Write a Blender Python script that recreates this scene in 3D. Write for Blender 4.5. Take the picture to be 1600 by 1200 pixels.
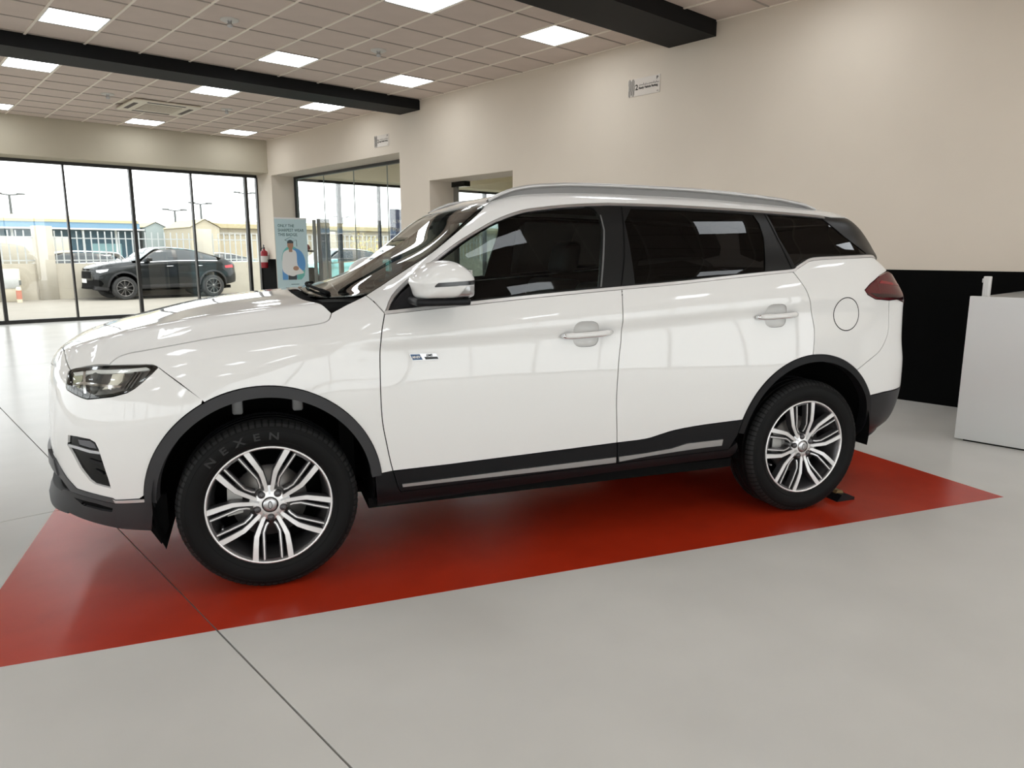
import bpy, bmesh, math, random
import numpy as np
from mathutils import Vector, Matrix
from mathutils.geometry import delaunay_2d_cdt

for _o in list(bpy.data.objects):
    bpy.data.objects.remove(_o, do_unlink=True)
SCN = bpy.context.scene
COL = SCN.collection
random.seed(4)

# ---------------------------------------------------------------- camera
cam_d = bpy.data.cameras.new('camera')
cam_d.sensor_fit = 'HORIZONTAL'
cam_d.sensor_width = 36.0
cam_d.lens = 1132.57 / 1600 * 36.0
cam_d.clip_start = 0.05
cam_d.clip_end = 600
cam = bpy.data.objects.new('camera', cam_d)
COL.objects.link(cam)
PITCH, YAW = 0.1802, 0.7333
cam.location = (0, 0, 1.3611)
cam.rotation_euler = (math.pi / 2 - PITCH, 0, -YAW)
SCN.camera = cam

# ---------------------------------------------------------------- sky, sun, exposure
world = bpy.data.worlds.new('world')
SCN.world = world
world.use_nodes = True
_bg = world.node_tree.nodes['Background']
_bg.inputs['Color'].default_value = (0.96, 0.985, 1.0, 1)
_bg.inputs['Strength'].default_value = 2.65
sun_d = bpy.data.lights.new('sun', 'SUN')
sun_d.energy = 2.0
sun_d.color = (1.0, 0.95, 0.86)
sun_d.angle = 0.02
sun = bpy.data.objects.new('sun', sun_d)
COL.objects.link(sun)
sun.location = (10, -10, 30)
sun.rotation_euler = Vector((-0.32, 0.42, -1.0)).to_track_quat('-Z', 'Y').to_euler()
vs = SCN.view_settings
vs.view_transform = 'Standard'
vs.look = 'None'
vs.exposure = 0.5
vs.gamma = 1.0
vs.use_curve_mapping = False
PANEL_EMIT = 7.5
SCN.cycles.use_denoising = True
SCN.cycles.max_bounces = 10
SCN.cycles.diffuse_bounces = 5
SCN.cycles.glossy_bounces = 4
SCN.cycles.transparent_max_bounces = 24
SCN.cycles.sample_clamp_indirect = 6.0
SCN.cycles.caustics_reflective = False
SCN.cycles.caustics_refractive = False

# ---------------------------------------------------------------- materials
MATS = {}
def mat(name, col, rough=0.5, metal=0.0, coat=0.0, spec=0.5, noise=0.0, nscale=8.0, bump=0.0, bscale=60.0, emit=0.0, coatr=0.03, stretch=None):
    if name in MATS:
        return MATS[name]
    m = bpy.data.materials.new(name)
    m.use_nodes = True
    nt = m.node_tree
    b = nt.nodes['Principled BSDF']
    b.inputs['Base Color'].default_value = (*col, 1)
    b.inputs['Roughness'].default_value = rough
    b.inputs['Metallic'].default_value = metal
    b.inputs['Coat Weight'].default_value = coat
    b.inputs['Coat Roughness'].default_value = coatr
    b.inputs['Specular IOR Level'].default_value = spec
    if emit:
        b.inputs['Emission Color'].default_value = (*col, 1)
        b.inputs['Emission Strength'].default_value = emit
    if noise or bump:
        tc = nt.nodes.new('ShaderNodeTexCoord')
        src = tc.outputs['Object']
        if stretch:
            mp = nt.nodes.new('ShaderNodeMapping')
            mp.inputs['Scale'].default_value = stretch
            nt.links.new(src, mp.inputs['Vector'])
            src = mp.outputs['Vector']
    if noise:
        n = nt.nodes.new('ShaderNodeTexNoise')
        n.inputs['Scale'].default_value = nscale
        n.inputs['Detail'].default_value = 6
        nt.links.new(src, n.inputs['Vector'])
        r = nt.nodes.new('ShaderNodeValToRGB')
        r.color_ramp.elements[0].position = 0.3
        r.color_ramp.elements[1].position = 0.7
        r.color_ramp.elements[0].color = (*[c * (1 - noise) for c in col], 1)
        r.color_ramp.elements[1].color = (*[min(1, c * (1 + noise)) for c in col], 1)
        nt.links.new(n.outputs['Fac'], r.inputs['Fac'])
        nt.links.new(r.outputs['Color'], b.inputs['Base Color'])
    if bump:
        n2 = nt.nodes.new('ShaderNodeTexNoise')
        n2.inputs['Scale'].default_value = bscale
        n2.inputs['Detail'].default_value = 4
        nt.links.new(src, n2.inputs['Vector'])
        bp = nt.nodes.new('ShaderNodeBump')
        bp.inputs['Strength'].default_value = bump
        bp.inputs['Distance'].default_value = 0.01
        nt.links.new(n2.outputs['Fac'], bp.inputs['Height'])
        nt.links.new(bp.outputs['Normal'], b.inputs['Normal'])
    MATS[name] = m
    return m

def glass(name, tint, refl=1.0, rough=0.0, ior=1.45):
    """thin pane: tinted see-through plus a Fresnel mirror layer"""
    if name in MATS:
        return MATS[name]
    m = bpy.data.materials.new(name)
    m.use_nodes = True
    nt = m.node_tree
    nt.nodes.clear()
    out = nt.nodes.new('ShaderNodeOutputMaterial')
    tr = nt.nodes.new('ShaderNodeBsdfTransparent')
    tr.inputs['Color'].default_value = (*tint, 1)
    gl = nt.nodes.new('ShaderNodeBsdfGlossy')
    gl.inputs['Roughness'].default_value = rough
    gl.inputs['Color'].default_value = (refl, refl, refl, 1)
    fr = nt.nodes.new('ShaderNodeFresnel')
    fr.inputs['IOR'].default_value = ior
    mx = nt.nodes.new('ShaderNodeMixShader')
    # same reflectance from either face of the pane
    ge = nt.nodes.new('ShaderNodeNewGeometry')
    mp = nt.nodes.new('ShaderNodeMapRange')
    mp.inputs['To Min'].default_value = ior
    mp.inputs['To Max'].default_value = 1.0 / ior
    nt.links.new(ge.outputs['Backfacing'], mp.inputs['Value'])
    nt.links.new(mp.outputs['Result'], fr.inputs['IOR'])
    nt.links.new(fr.outputs['Fac'], mx.inputs['Fac'])
    nt.links.new(tr.outputs['BSDF'], mx.inputs[1])
    nt.links.new(gl.outputs['BSDF'], mx.inputs[2])
    nt.links.new(mx.outputs['Shader'], out.inputs['Surface'])
    MATS[name] = m
    return m

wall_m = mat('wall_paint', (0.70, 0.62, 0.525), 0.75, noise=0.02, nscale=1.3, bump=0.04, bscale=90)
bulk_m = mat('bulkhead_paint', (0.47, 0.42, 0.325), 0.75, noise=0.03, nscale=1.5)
dado_m = mat('black_dado', (0.003, 0.003, 0.003), 0.7, spec=0.04)
beam_m = mat('black_beam', (0.006, 0.006, 0.006), 0.6, spec=0.15)
tile_m = mat('ceiling_tile', (0.63, 0.53, 0.467), 0.9, noise=0.03, nscale=3, bump=0.15, bscale=220)
tbar_m = mat('ceiling_bar', (0.88, 0.80, 0.70), 0.4)  # lighter colour stands for the highlight along these bars
cbar_m = mat('ceiling_cross_bar', (0.36, 0.31, 0.27), 0.6)  # darker copy for the crossing bars, no highlight in the colour
floor_m = mat("grey_epoxy", (0.575, 0.565, 0.535), 0.22, noise=0.05, nscale=1.6, bump=0.02, bscale=7, spec=0.05)
joint_m = mat('joint_dark', (0.02, 0.02, 0.02), 0.9, spec=0.0)
red_m = mat('red_epoxy', (0.42, 0.028, 0.008), 0.26, noise=0.10, nscale=3.5, bump=0.02, bscale=9, spec=0.42)
frame_m = mat('dark_frame', (0.018, 0.017, 0.016), 0.4)
chrome_m = mat('chrome', (0.75, 0.75, 0.76), 0.12, metal=1.0)
satin_m = mat('satin_silver', (0.55, 0.55, 0.56), 0.32, metal=1.0)
pane_m = glass('window_pane', (0.975, 0.985, 0.98))
paint_m = mat('white_paint', (0.74, 0.735, 0.72), 0.45, coat=1.0, spec=0.3)
blackg_m = mat('black_gloss', (0.005, 0.005, 0.005), 0.15, spec=0.3)
clad_m = mat('grey_cladding', (0.038, 0.038, 0.040), 0.5, spec=0.25, bump=0.1, bscale=900)
sillclad_m = mat('black_cladding', (0.007, 0.007, 0.008), 0.45, spec=0.2)
rubber_m = mat('tyre_rubber', (0.004, 0.004, 0.004), 0.6, spec=0.16, bump=0.05, bscale=300)
dark_m = mat('matt_black', (0.004, 0.004, 0.004), 0.9, spec=0.08)
bright_m = mat('bright_trim', (0.62, 0.61, 0.60), 0.25, metal=0.45)
white_m = mat('white_laminate', (0.74, 0.74, 0.73), 0.35)
led_m = mat('led_diffuser', (0.92, 0.965, 1.0), 0.5, emit=PANEL_EMIT)

# ---------------------------------------------------------------- helpers
def tag(o, label=None, cat=None, group=None, kind=None):
    if label: o['label'] = label
    if cat: o['category'] = cat
    if group: o['group'] = group
    if kind: o['kind'] = kind
    return o

def empty(name, loc=(0, 0, 0), rz=0.0, parent=None):
    o = bpy.data.objects.new(name, None)
    o.empty_display_size = 0.1
    COL.objects.link(o)
    o.location = loc
    o.rotation_euler = (0, 0, rz)
    if parent: o.parent = parent
    return o

def link(name, me, m, parent=None):
    o = bpy.data.objects.new(name, me)
    COL.objects.link(o)
    if m is not None and not me.materials:
        me.materials.append(m)
    if parent: o.parent = parent
    return o

class MB:
    """collects shapes; build() links them as one mesh object"""
    def __init__(self):
        self.v = []; self.f = []; self.s = []
    def add(self, vs_, fs_, smooth=False):
        b = len(self.v)
        self.v += [tuple(p) for p in vs_]
        self.f += [[i + b for i in q] for q in fs_]
        self.s += [smooth] * len(fs_)
        return self
    def box(self, x0, x1, y0, y1, z0, z1):
        v = [(x, y, z) for z in (z0, z1) for y in (y0, y1) for x in (x0, x1)]
        return self.add(v, [(0, 2, 3, 1), (4, 5, 7, 6), (0, 1, 5, 4), (2, 6, 7, 3), (0, 4, 6, 2), (1, 3, 7, 5)])
    def bevbox(self, x0, x1, y0, y1, z0, z1, r=0.01, seg=2):
        bm = bmesh.new()
        bmesh.ops.create_cube(bm, size=1)
        for v in bm.verts:
            v.co = Vector(((x0 + x1) / 2 + v.co.x * (x1 - x0), (y0 + y1) / 2 + v.co.y * (y1 - y0), (z0 + z1) / 2 + v.co.z * (z1 - z0)))
        bmesh.ops.bevel(bm, geom=list(bm.edges), offset=r, segments=seg, affect='EDGES', profile=0.5)
        bm.verts.index_update()
        self.add([v.co[:] for v in bm.verts], [[v.index for v in f.verts] for f in bm.faces], True)
        bm.free()
        return self
    def prism(self, poly, axis, a0, a1, smooth=False):
        """extrude a 2D polygon along axis (0,1,2); poly gives the other two coords in order"""
        n = len(poly)
        def mk(p, a):
            q = [p[0], p[1]]; q.insert(axis, a); return tuple(q)
        v = [mk(p, a0) for p in poly] + [mk(p, a1) for p in poly]
        ar = sum(poly[i][0] * poly[(i + 1) % n][1] - poly[(i + 1) % n][0] * poly[i][1] for i in range(n))
        flip = (ar > 0) != (axis == 1)
        A = list(range(n)); B = list(range(n, 2 * n))
        fs_ = [A[::-1] if flip else A, B if flip else B[::-1]]
        for i in range(n):
            j = (i + 1) % n
            q = [i, j, n + j, n + i]
            fs_.append(q if flip else q[::-1])
        return self.add(v, fs_, smooth)
    def lathe(self, prof, n=48, center=(0, 0, 0), axis=1, smooth=True, closed=False):
        """prof: (radius, along-axis) points"""
        v = []
        for k in range(n):
            a = 2 * math.pi * k / n
            c, s = math.cos(a), math.sin(a)
            for r, t in prof:
                if axis == 1: p = (r * c, t, r * s)
                elif axis == 2: p = (r * c, r * s, t)
                else: p = (t, r * c, r * s)
                v.append((p[0] + center[0], p[1] + center[1], p[2] + center[2]))
        m = len(prof); fs_ = []
        for k in range(n):
            k2 = (k + 1) % n
            for i in range(m - 1 + (1 if closed else 0)):
                i2 = (i + 1) % m
                q = [k * m + i, k2 * m + i, k2 * m + i2, k * m + i2]
                fs_.append(q if axis != 2 else q[::-1] if False else q)
        return self.add(v, fs_, smooth)
    def tube(self, path, r, n=8, cap=True):
        pts = [Vector(p) for p in path]
        v = []; m = len(pts)
        rr = r if isinstance(r, (list, tuple)) else [r] * m
        up = Vector((0, 0, 1))
        for i, p in enumerate(pts):
            d = (pts[min(i + 1, m - 1)] - pts[max(i - 1, 0)]).normalized()
            a = d.cross(up)
            if a.length < 1e-3: a = d.cross(Vector((0, 1, 0)))
            a.normalize(); b = a.cross(d)
            for k in range(n):
                t = 2 * math.pi * k / n
                v.append((p + a * math.cos(t) * rr[i] + b * math.sin(t) * rr[i])[:])
        fs_ = []
        for i in range(m - 1):
            for k in range(n):
                k2 = (k + 1) % n
                fs_.append([i * n + k, i * n + k2, (i + 1) * n + k2, (i + 1) * n + k])
        if cap:
            fs_.append(list(range(n))[::-1]); fs_.append([(m - 1) * n + k for k in range(n)])
        return self.add(v, fs_, True)
    def build(self, name, m, parent=None):
        me = bpy.data.meshes.new(name)
        me.from_pydata(self.v, [], self.f)
        me.polygons.foreach_set('use_smooth', self.s)
        me.update()
        bm = bmesh.new(); bm.from_mesh(me)
        bmesh.ops.recalc_face_normals(bm, faces=list(bm.faces))
        bm.to_mesh(me); bm.free()
        o = link(name, me, m, parent)
        return o

def sharp(o, ang=35):
    me = o.data
    me.polygons.foreach_set('use_smooth', [True] * len(me.polygons))
    me.set_sharp_from_angle(angle=math.radians(ang))
    return o

def text_mesh(txt, size, depth, m, parent, name='lettering', loc=(0, 0, 0), rot=(0, 0, 0), align='LEFT', xs=1.0, bold=0.0):
    cu = bpy.data.curves.new(name, 'FONT')
    cu.body = txt; cu.size = size; cu.extrude = depth; cu.align_x = align; cu.offset = bold
    cu.resolution_u = 3
    t = bpy.data.objects.new(name, cu)
    COL.objects.link(t)
    dg = bpy.context.evaluated_depsgraph_get()
    me = bpy.data.meshes.new_from_object(t.evaluated_get(dg))
    bpy.data.objects.remove(t, do_unlink=True)
    me.materials.clear()
    o = link(name, me, m, parent)
    o.location = loc; o.rotation_euler = rot; o.scale = (xs, 1, 1)
    return o

def structure(o):
    o['kind'] = 'structure'
    return o
# ---------------------------------------------------------------- the hall
XW, XL, YB, YG, YBK = 7.174, -9.0, -8.0, 16.75, 16.10      # right wall, left glazing, rear wall, window glazing, bulkhead face
ZC = 3.783
# floor: slabs with a dark joint between them
fl = structure(MB().box(XL, 16.0, YB, 17.0, -0.30, -0.012).build('floor', joint_m))
gapw = 0.0035; gapr = 0.0024
xcut = [XL, -3.0, 0.836, 7.73, 16.0]
ycut = [YB, -1.0, 4.371, 10.5, 17.0]
for i in range(4):
    for j in range(4):
        MB().box(xcut[i] + gapw, xcut[i + 1] - gapw, ycut[j] + gapw, ycut[j + 1] - gapw, -0.012, 0.0).build('floor_slab', floor_m, fl)

# car frame (needed for the red bay)
CARPSI = -0.3912
KX = Vector((math.cos(CARPSI), math.sin(CARPSI), 0)); KY = Vector((-math.sin(CARPSI), math.cos(CARPSI), 0))
CAR_O = Vector((1.1446, 2.7306, 0)) + KY * 0.87

def clip_half(poly, ax, val, keep_less):
    out = []
    n = len(poly)
    for i in range(n):
        a, b = poly[i], poly[(i + 1) % n]
        ia = (a[ax] < val) == keep_less; ib = (b[ax] < val) == keep_less
        if ia: out.append(a)
        if ia != ib:
            t = (val - a[ax]) / (b[ax] - a[ax])
            out.append((a[0] + t * (b[0] - a[0]), a[1] + t * (b[1] - a[1])))
    return out
rp = 0.0213   # the bay is painted a touch askew to the parked car
RX = Vector((math.cos(-0.3699), math.sin(-0.3699), 0)); RY = Vector((-RX.y, RX.x, 0))
near_r = Vector((4.68, 1.049, 0)); near_l = near_r - RX * 4.96
bay = [near_l, near_r, near_r + RY * 2.28, near_l + RY * 2.28]
bay = [(p.x, p.y) for p in bay]
for kx_ in (True, False):
    for ky_ in (True, False):
        q = clip_half(bay, 0, 0.836 + (-gapr if kx_ else gapr), kx_)
        q = clip_half(q, 1, 4.371 + (-gapr if ky_ else gapr), ky_) if len(q) > 2 else q
        if len(q) > 2:
            MB().prism(q, 2, -0.001, 0.0006).build('red_bay_paint', red_m, fl)

# right wall, two openings
w = MB()
WT = 7.72
w.box(XW, WT, YB, 7.95, 0, 3.80).box(XW, WT, 9.97, 10.83, 0, 3.80).box(XW, WT, 15.95, YG + 0.1, 0, 3.80)
w.box(XW, WT, 7.95, 9.97, 2.505, 3.80).box(XW, WT, 10.83, 15.95, 3.03, 3.80)
structure(w.build('wall_right', wall_m))
d = MB()
for a, b in ((YB, 7.95), (9.97, 10.83), (15.95, YG - 0.04)):
    d.box(XW - 0.008, XW, a, b, 0.0, 1.20)
structure(d.build('trim_1', dado_m))
# rear wall of the hall and roof slab
structure(MB().box(XL, XW, YB - 0.2, YB + 0.1, 3.09, 3.80).build('wall_back', wall_m))
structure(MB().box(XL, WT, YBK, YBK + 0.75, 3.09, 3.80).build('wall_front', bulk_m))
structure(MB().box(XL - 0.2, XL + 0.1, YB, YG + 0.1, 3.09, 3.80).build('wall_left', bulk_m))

# ceiling: slab, grid of bars, tiles, beams
cl = structure(MB().box(XL - 0.6, 16.4, YB - 0.6, YG + 0.5, 3.81, 4.15).build('ceiling', tbar_m))
BAYS = [(YB, 4.70, 4.70), (5.31, 10.20, 5.94), (10.78, YBK, 15.08)]
colx = [XW - 0.6 * k for k in range(28)]
bars = MB(); cbars = MB()
tile_me = None
rows_all = []
LIGHT_K = (2, 5, 9, 13, 17, 21, 25)
LIGHT_Y = (15.08, 11.48, 8.94, 5.94, 2.90, -0.10, -3.10, -6.10)
f_px = 1132.57
def proj(p):
    v = Vector(p) - Vector((0, 0, 1.3611))
    fw = Vector((math.sin(YAW) * math.cos(PITCH), math.cos(YAW) * math.cos(PITCH), -math.sin(PITCH)))
    rt = Vector((math.cos(YAW), -math.sin(YAW), 0)); dn = fw.cross(rt)
    zz = v.dot(fw)
    if zz < 0.1: return (-9999, -9999)
    return (800 + f_px * v.dot(rt) / zz, 600 + f_px * v.dot(dn) / zz)
light_cells = []
rest = MB()
def tile_box(mb, x0, x1, y0, y1):
    mb.box(x0 + 0.010, x1 - 0.010, y0 + 0.010, y1 - 0.010, ZC + 0.004, ZC + 0.020)
AC = (3.67, 4.72, 13.07, 14.12)
for (b0, b1, ref) in BAYS:
    ys = sorted({round(ref + 0.6 * k, 4) for k in range(-40, 40) if b0 < ref + 0.6 * k < b1} | {b0, b1})
    for y in ys[1:-1]:
        cbars.box(XL, XW, y - 0.009, y + 0.009, ZC - 0.003, ZC + 0.03)
    for x in colx:
        bars.box(x - 0.012, x + 0.012, b0, b1, ZC - 0.006, ZC + 0.03)
    for k in range(1, 28):
        x0, x1 = colx[k], colx[k - 1]
        if x0 < XL: continue
        for y0, y1 in zip(ys[:-1], ys[1:]):
            if k in LIGHT_K and any(abs(y0 - ly) < 0.25 and y1 - y0 > 0.5 for ly in LIGHT_Y):
                light_cells.append((x0, x1, y0, y1)); continue
            if x0 > AC[0] - 0.3 and x1 < AC[1] + 0.3 and y0 > AC[2] - 0.3 and y1 < AC[3] + 0.3: continue
            c = proj(((x0 + x1) / 2, (y0 + y1) / 2, ZC))
            if -40 < c[0] < 1640 and -25 < c[1] < 400:
                if abs(y1 - y0 - 0.6) < 0.001:
                    if tile_me is None:
                        o = MB().box(-0.29, 0.29, -0.29, 0.29, 0.004, 0.020).build('ceiling_tile', tile_m, cl)
                        tile_me = o.data
                    else:
                        o = link('ceiling_tile', tile_me, tile_m, cl)
                    o.location = ((x0 + x1) / 2, (y0 + y1) / 2, ZC)
                else:
                    mb = MB(); tile_box(mb, x0, x1, y0, y1); mb.build('ceiling_tile', tile_m, cl)
            else:
                tile_box(rest, x0, x1, y0, y1)
tag(bars.build('ceiling_bars', tbar_m, cl), kind='stuff')
tag(cbars.build('ceiling_cross_bars', cbar_m, cl), kind='stuff')
tag(rest.build('ceiling_tile_field', tile_m, cl), kind='stuff')
for i, (a, b) in enumerate(((4.70, 5.31), (10.20, 10.78))):
    structure(MB().box(XL, XW, a, b, 3.63, 3.81).build('trim_%d' % (i + 2), beam_m))
# ceiling lights
ORD = ['', 'first', 'second', 'third', 'fourth', 'fifth', 'sixth', 'seventh']
def light_label(x, y):
    c = 1 + sum(1 for k in LIGHT_K if colx[k] > x)
    row = ('beside the window bulkhead' if y > 14 else 'just past the farther beam' if y > 11 else 'just before the farther beam' if y > 8 else 'beside the nearer beam, between beams' if y > 5 else
           'before the nearer beam, first row' if y > 2 else 'before the nearer beam, second row' if y > -1 else 'before the nearer beam, third row' if y > -4 else 'before the nearer beam, last row')
    if x > XW: return 'LED panel of the adjoining room, %s row from the windows, %s the screen' % ('first' if y > 14 else 'second' if y > 11 else 'third', 'close to' if x < 10 else 'far from')
    return 'square LED ceiling panel %s, %s out from the right wall' % (row, ORD[c])
for rx_, ry_ in ((9.2, 14.6), (9.2, 11.9), (9.2, 8.4), (11.6, 14.6), (11.6, 11.9), (11.6, 8.4)):   # panels added to brighten the adjoining room
    light_cells.append((rx_ - 0.3, rx_ + 0.3, ry_ - 0.3, ry_ + 0.3))
dif_me = frm_me = None
for (x0, x1, y0, y1) in light_cells:
    e = empty('ceiling_light', ((x0 + x1) / 2, (y0 + y1) / 2, ZC))
    tag(e, light_label((x0 + x1) / 2, (y0 + y1) / 2), 'light', 'LED panels in the ceiling grid')
    if dif_me is None:
        fr = MB()
        fr.box(-0.29, 0.29, -0.29, -0.275, -0.004, 0.02).box(-0.29, 0.29, 0.275, 0.29, -0.004, 0.02)
        fr.box(-0.29, -0.275, -0.275, 0.275, -0.004, 0.02).box(0.275, 0.29, -0.275, 0.275, -0.004, 0.02)
        frm_me = fr.build('frame', white_m, e).data
        dif_me = MB().add([(-0.276, -0.276, 0), (0.276, -0.276, 0), (0.276, 0.276, 0), (-0.276, 0.276, 0)], [(3, 2, 1, 0)]).build('diffuser', led_m, e).data
        for p in dif_me.polygons:
            if p.normal.z > 0: p.flip()
    else:
        link('frame', frm_me, white_m, e); link('diffuser', dif_me, led_m, e)
# smoke detectors
det_m = mat('detector_plastic', (0.6, 0.58, 0.54), 0.4)
for (x, y, lab) in ((3.30, 8.14, 'round sprinkler head in the ceiling ahead of the black beam, by the square light'), (5.11, 8.11, 'round sprinkler head in the ceiling midway between the two lights by the wall'),
               (3.30, 13.08, 'round sprinkler head in the ceiling before the air vent, past the beam'), (5.15, 13.08, 'round sprinkler head in the ceiling beside the air vent, towards the wall')):
    e = empty('sprinkler_head', (x, y, ZC)); tag(e, lab, 'sprinkler', 'sprinkler heads in the ceiling')
    MB().lathe([(0.001, -0.004), (0.080, -0.014), (0.095, -0.006), (0.095, 0.004)], 20, axis=2).build('rose', det_m, e)
    MB().lathe([(0.001, -0.075), (0.026, -0.070), (0.032, -0.048), (0.018, -0.036), (0.024, -0.008)], 14, axis=2).build('nozzle', satin_m, e)
# air cassette
e = empty('air_cassette', ((AC[0] + AC[1]) / 2, (AC[2] + AC[3]) / 2, ZC))
tag(e, 'cream square air-conditioning cassette with slotted vents in the ceiling', 'air conditioner')
ac_m = mat('cassette_plastic', (0.72, 0.66, 0.54), 0.4); acd_m = mat('cassette_slot', (0.10, 0.08, 0.07), 0.7)
ha = 0.525
a = MB(); a.bevbox(-ha, ha, -ha, ha, -0.038, -0.008, 0.010, 2); a.build('panel', ac_m, e)
for (x0, x1, y0, y1) in ((-0.30, 0.30, 0.40, 0.47), (-0.30, 0.30, -0.47, -0.40), (-0.47, -0.40, -0.30, 0.30), (0.40, 0.47, -0.30, 0.30)):
    MB().box(x0, x1, y0, y1, -0.042, -0.037).build('air_slot', acd_m, e)
gr = MB().box(-0.29, 0.29, -0.29, 0.29, -0.044, -0.037).build('grille', mat('cassette_grille', (0.38, 0.31, 0.26), 0.6), e)
for k in range(9):
    MB().box(-0.28, 0.28, -0.268 + k * 0.064, -0.252 + k * 0.064, -0.049, -0.0435).build('louvre', ac_m, gr)

# window glazing along Y = YG
def glazing(name, mull, z0, z1, y, parent_label=None, thick=0.06):
    fr = MB()
    xa, xb = mull[0], mull[-1]
    fr.box(xa, xb, y - 0.04, y + 0.04, z0, z0 + 0.07).box(xa, xb, y - 0.04, y + 0.04, z1 - 0.06, z1 + 0.02)
    o = structure(fr.build(name, frame_m))
    for i, x in enumerate(mull):
        t = thick if i % 2 else thick * 0.55
        MB().box(x - t / 2, x + t / 2, y - 0.05, y + 0.05, z0 + 0.07, z1 - 0.06).build('mullion', frame_m, o)
    for xl, xr in zip(mull[:-1], mull[1:]):
        MB().box(xl + 0.03, xr - 0.03, y - 0.004, y + 0.004, z0 + 0.07, z1 - 0.06).build('pane', pane_m, o)
    return o
mullx = [2.09 + 1.204 * k for k in range(-9, 5)] + [7.16]
mullx = [x for x in mullx if x > XL]
glazing('window_1', mullx, 0.0, 3.09, YG)
glazing('window_2', [7.72, 9.26, 10.42, 11.6, 12.8, 14.0, 15.9], 0.0, 3.09, YG, thick=0.09)
glazing('window_5', [XL + 0.1 + 1.204 * k for k in range(14)], 0.0, 3.09, YB)
# left glazing along X = XL
fr = MB(); fr.box(XL - 0.04, XL + 0.04, YB, YG, 0, 0.07).box(XL - 0.04, XL + 0.04, YB, YG, 3.03, 3.10)
wl = structure(fr.build('window_3', frame_m))
k = YB
while k < YG:
    MB().box(XL - 0.05, XL + 0.05, k - 0.03, k + 0.03, 0.07, 3.03).build('mullion', frame_m, wl)
    MB().box(XL - 0.004, XL + 0.004, k + 0.03, min(k + 1.204, YG) - 0.03, 0.07, 3.03).build('pane', pane_m, wl)
    k += 1.204

# adjoining room behind the right wall
room2_m = mat('warm_wall', (0.66, 0.60, 0.44), 0.8)
structure(MB().box(16.0, 16.2, 4.0, YG, 0, 3.8).box(WT, 16.0, 3.8, 4.0, 0, 3.8).build('wall_far', room2_m))
structure(MB().box(WT, 16.0, YBK, YBK + 0.75, 3.09, 3.80).build('wall_front_far', room2_m))
structure(MB().box(WT, 16.0, 10.3, 10.8, 3.63, 3.81).build('trim_4', beam_m))
# glass screen of the big opening
fr = MB()
fr.box(7.70, 7.78, 10.83, 15.95, 2.975, 3.03).box(7.70, 7.78, 15.90, 15.95, 0, 2.975).box(7.70, 7.78, 10.83, 10.88, 0, 2.975).box(7.70, 7.78, 10.88, 15.90, 0, 0.06)
sc = structure(fr.build('window_4', frame_m))
yy = [10.88, 12.12, 13.36, 14.62, 15.90]
for a_, b_ in zip(yy[:-1], yy[1:]):
    MB().box(7.738, 7.746, a_ + 0.004, b_ - 0.004, 0.06, 2.975).build('pane', pane_m, sc)
    MB().box(7.734, 7.750, b_ - 0.010, b_ + 0.002, 0.06, 2.975).build('pane_edge', mat('glass_edge', (0.20, 0.24, 0.22), 0.3), sc)
# sliding door in the small opening
fr = MB(); fr.box(7.66, 7.72, 9.90, 9.97, 0, 2.45).box(7.66, 7.72, 7.95, 8.02, 0, 2.45)
dr = structure(fr.build('door_1', mat('grey_metal', (0.30, 0.29, 0.27), 0.4, metal=0.6)))
MB().box(7.62, 7.74, 9.62, 9.97, 2.42, 2.505).build('door_closer', blackg_m, dr)
MB().box(7.686, 7.694, 8.02, 9.90, 0.02, 2.42).build('pane', pane_m, dr)

# signs on the right wall
def wall_sign(y, z, lab):
    e = empty('wall_sign', (XW - 0.004, y, z)); tag(e, lab, 'sign', 'acrylic parking signs on the wall')
    acr = mat('acrylic_plate', (0.70, 0.64, 0.58), 0.2)
    ink = mat('sign_ink', (0.02, 0.018, 0.018), 0.6, spec=0.2)
    W_, H_ = 0.46, 0.195
    MB().box(-0.004, 0.003, -W_ / 2, W_ / 2, -H_ / 2, H_ / 2).build('plate', acr, e)
    rotz = (math.pi / 2, 0, -math.pi / 2)
    for k in range(7):      # wavy bar motif at the end of the plate
        xo = W_ / 2 - 0.010 - k * 0.0135
        bar = MB()
        hh = 0.075 + 0.012 * math.sin(k * 1.7)
        w_ = 0.0065 if k % 2 else 0.004
        for (za, zb, sh) in ((-hh - 0.015, -0.03, 0.002), (-0.03, 0.03, -0.002), (0.03, hh + 0.015, 0.002)):
            bar.box(-0.0055, -0.004, xo - w_ / 2 + sh, xo + w_ / 2 + sh, za, zb)
        bar.build('motif_bar', ink, e)
    text_mesh('2', 0.085, 0.0005, ink, e, 'numeral', (-0.005, 0.126, -0.028), rotz, bold=0.002)
    text_mesh('Ready Vehicle Parking', 0.036, 0.0005, ink, e, 'lettering', (-0.005, 0.074, -0.024), rotz, xs=0.86, bold=0.0012)
    # flowing script line above
    sq = MB(); x = 0.070; rnd = random.Random(3)
    while x > -0.205:
        l_ = rnd.uniform(0.012, 0.030)
        sq.box(-0.0055, -0.004, x - l_, x, 0.016, 0.0205)
        if rnd.random() < 0.75: sq.box(-0.0055, -0.004, x - l_, x - l_ + 0.0035, 0.016, 0.016 + rnd.uniform(0.010, 0.022))
        if rnd.random() < 0.5: sq.box(-0.0055, -0.004, x - l_ * 0.6, x - l_ * 0.6 + 0.004, 0.008, 0.012)
        x -= l_ + 0.006
    sq.build('script_line', ink, e)
    text_mesh('P', 0.050, 0.0005, ink, e, 'parking_mark', (-0.005, -0.180, 0.050), rotz, bold=0.001)
    MB().box(-0.0055, -0.004, -0.212, -0.190, -0.080, -0.074).build('small_print', ink, e)
wall_sign(5.645, 3.275, 'clear acrylic parking sign with black lettering on the beige wall beside the nearer black beam')
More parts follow.
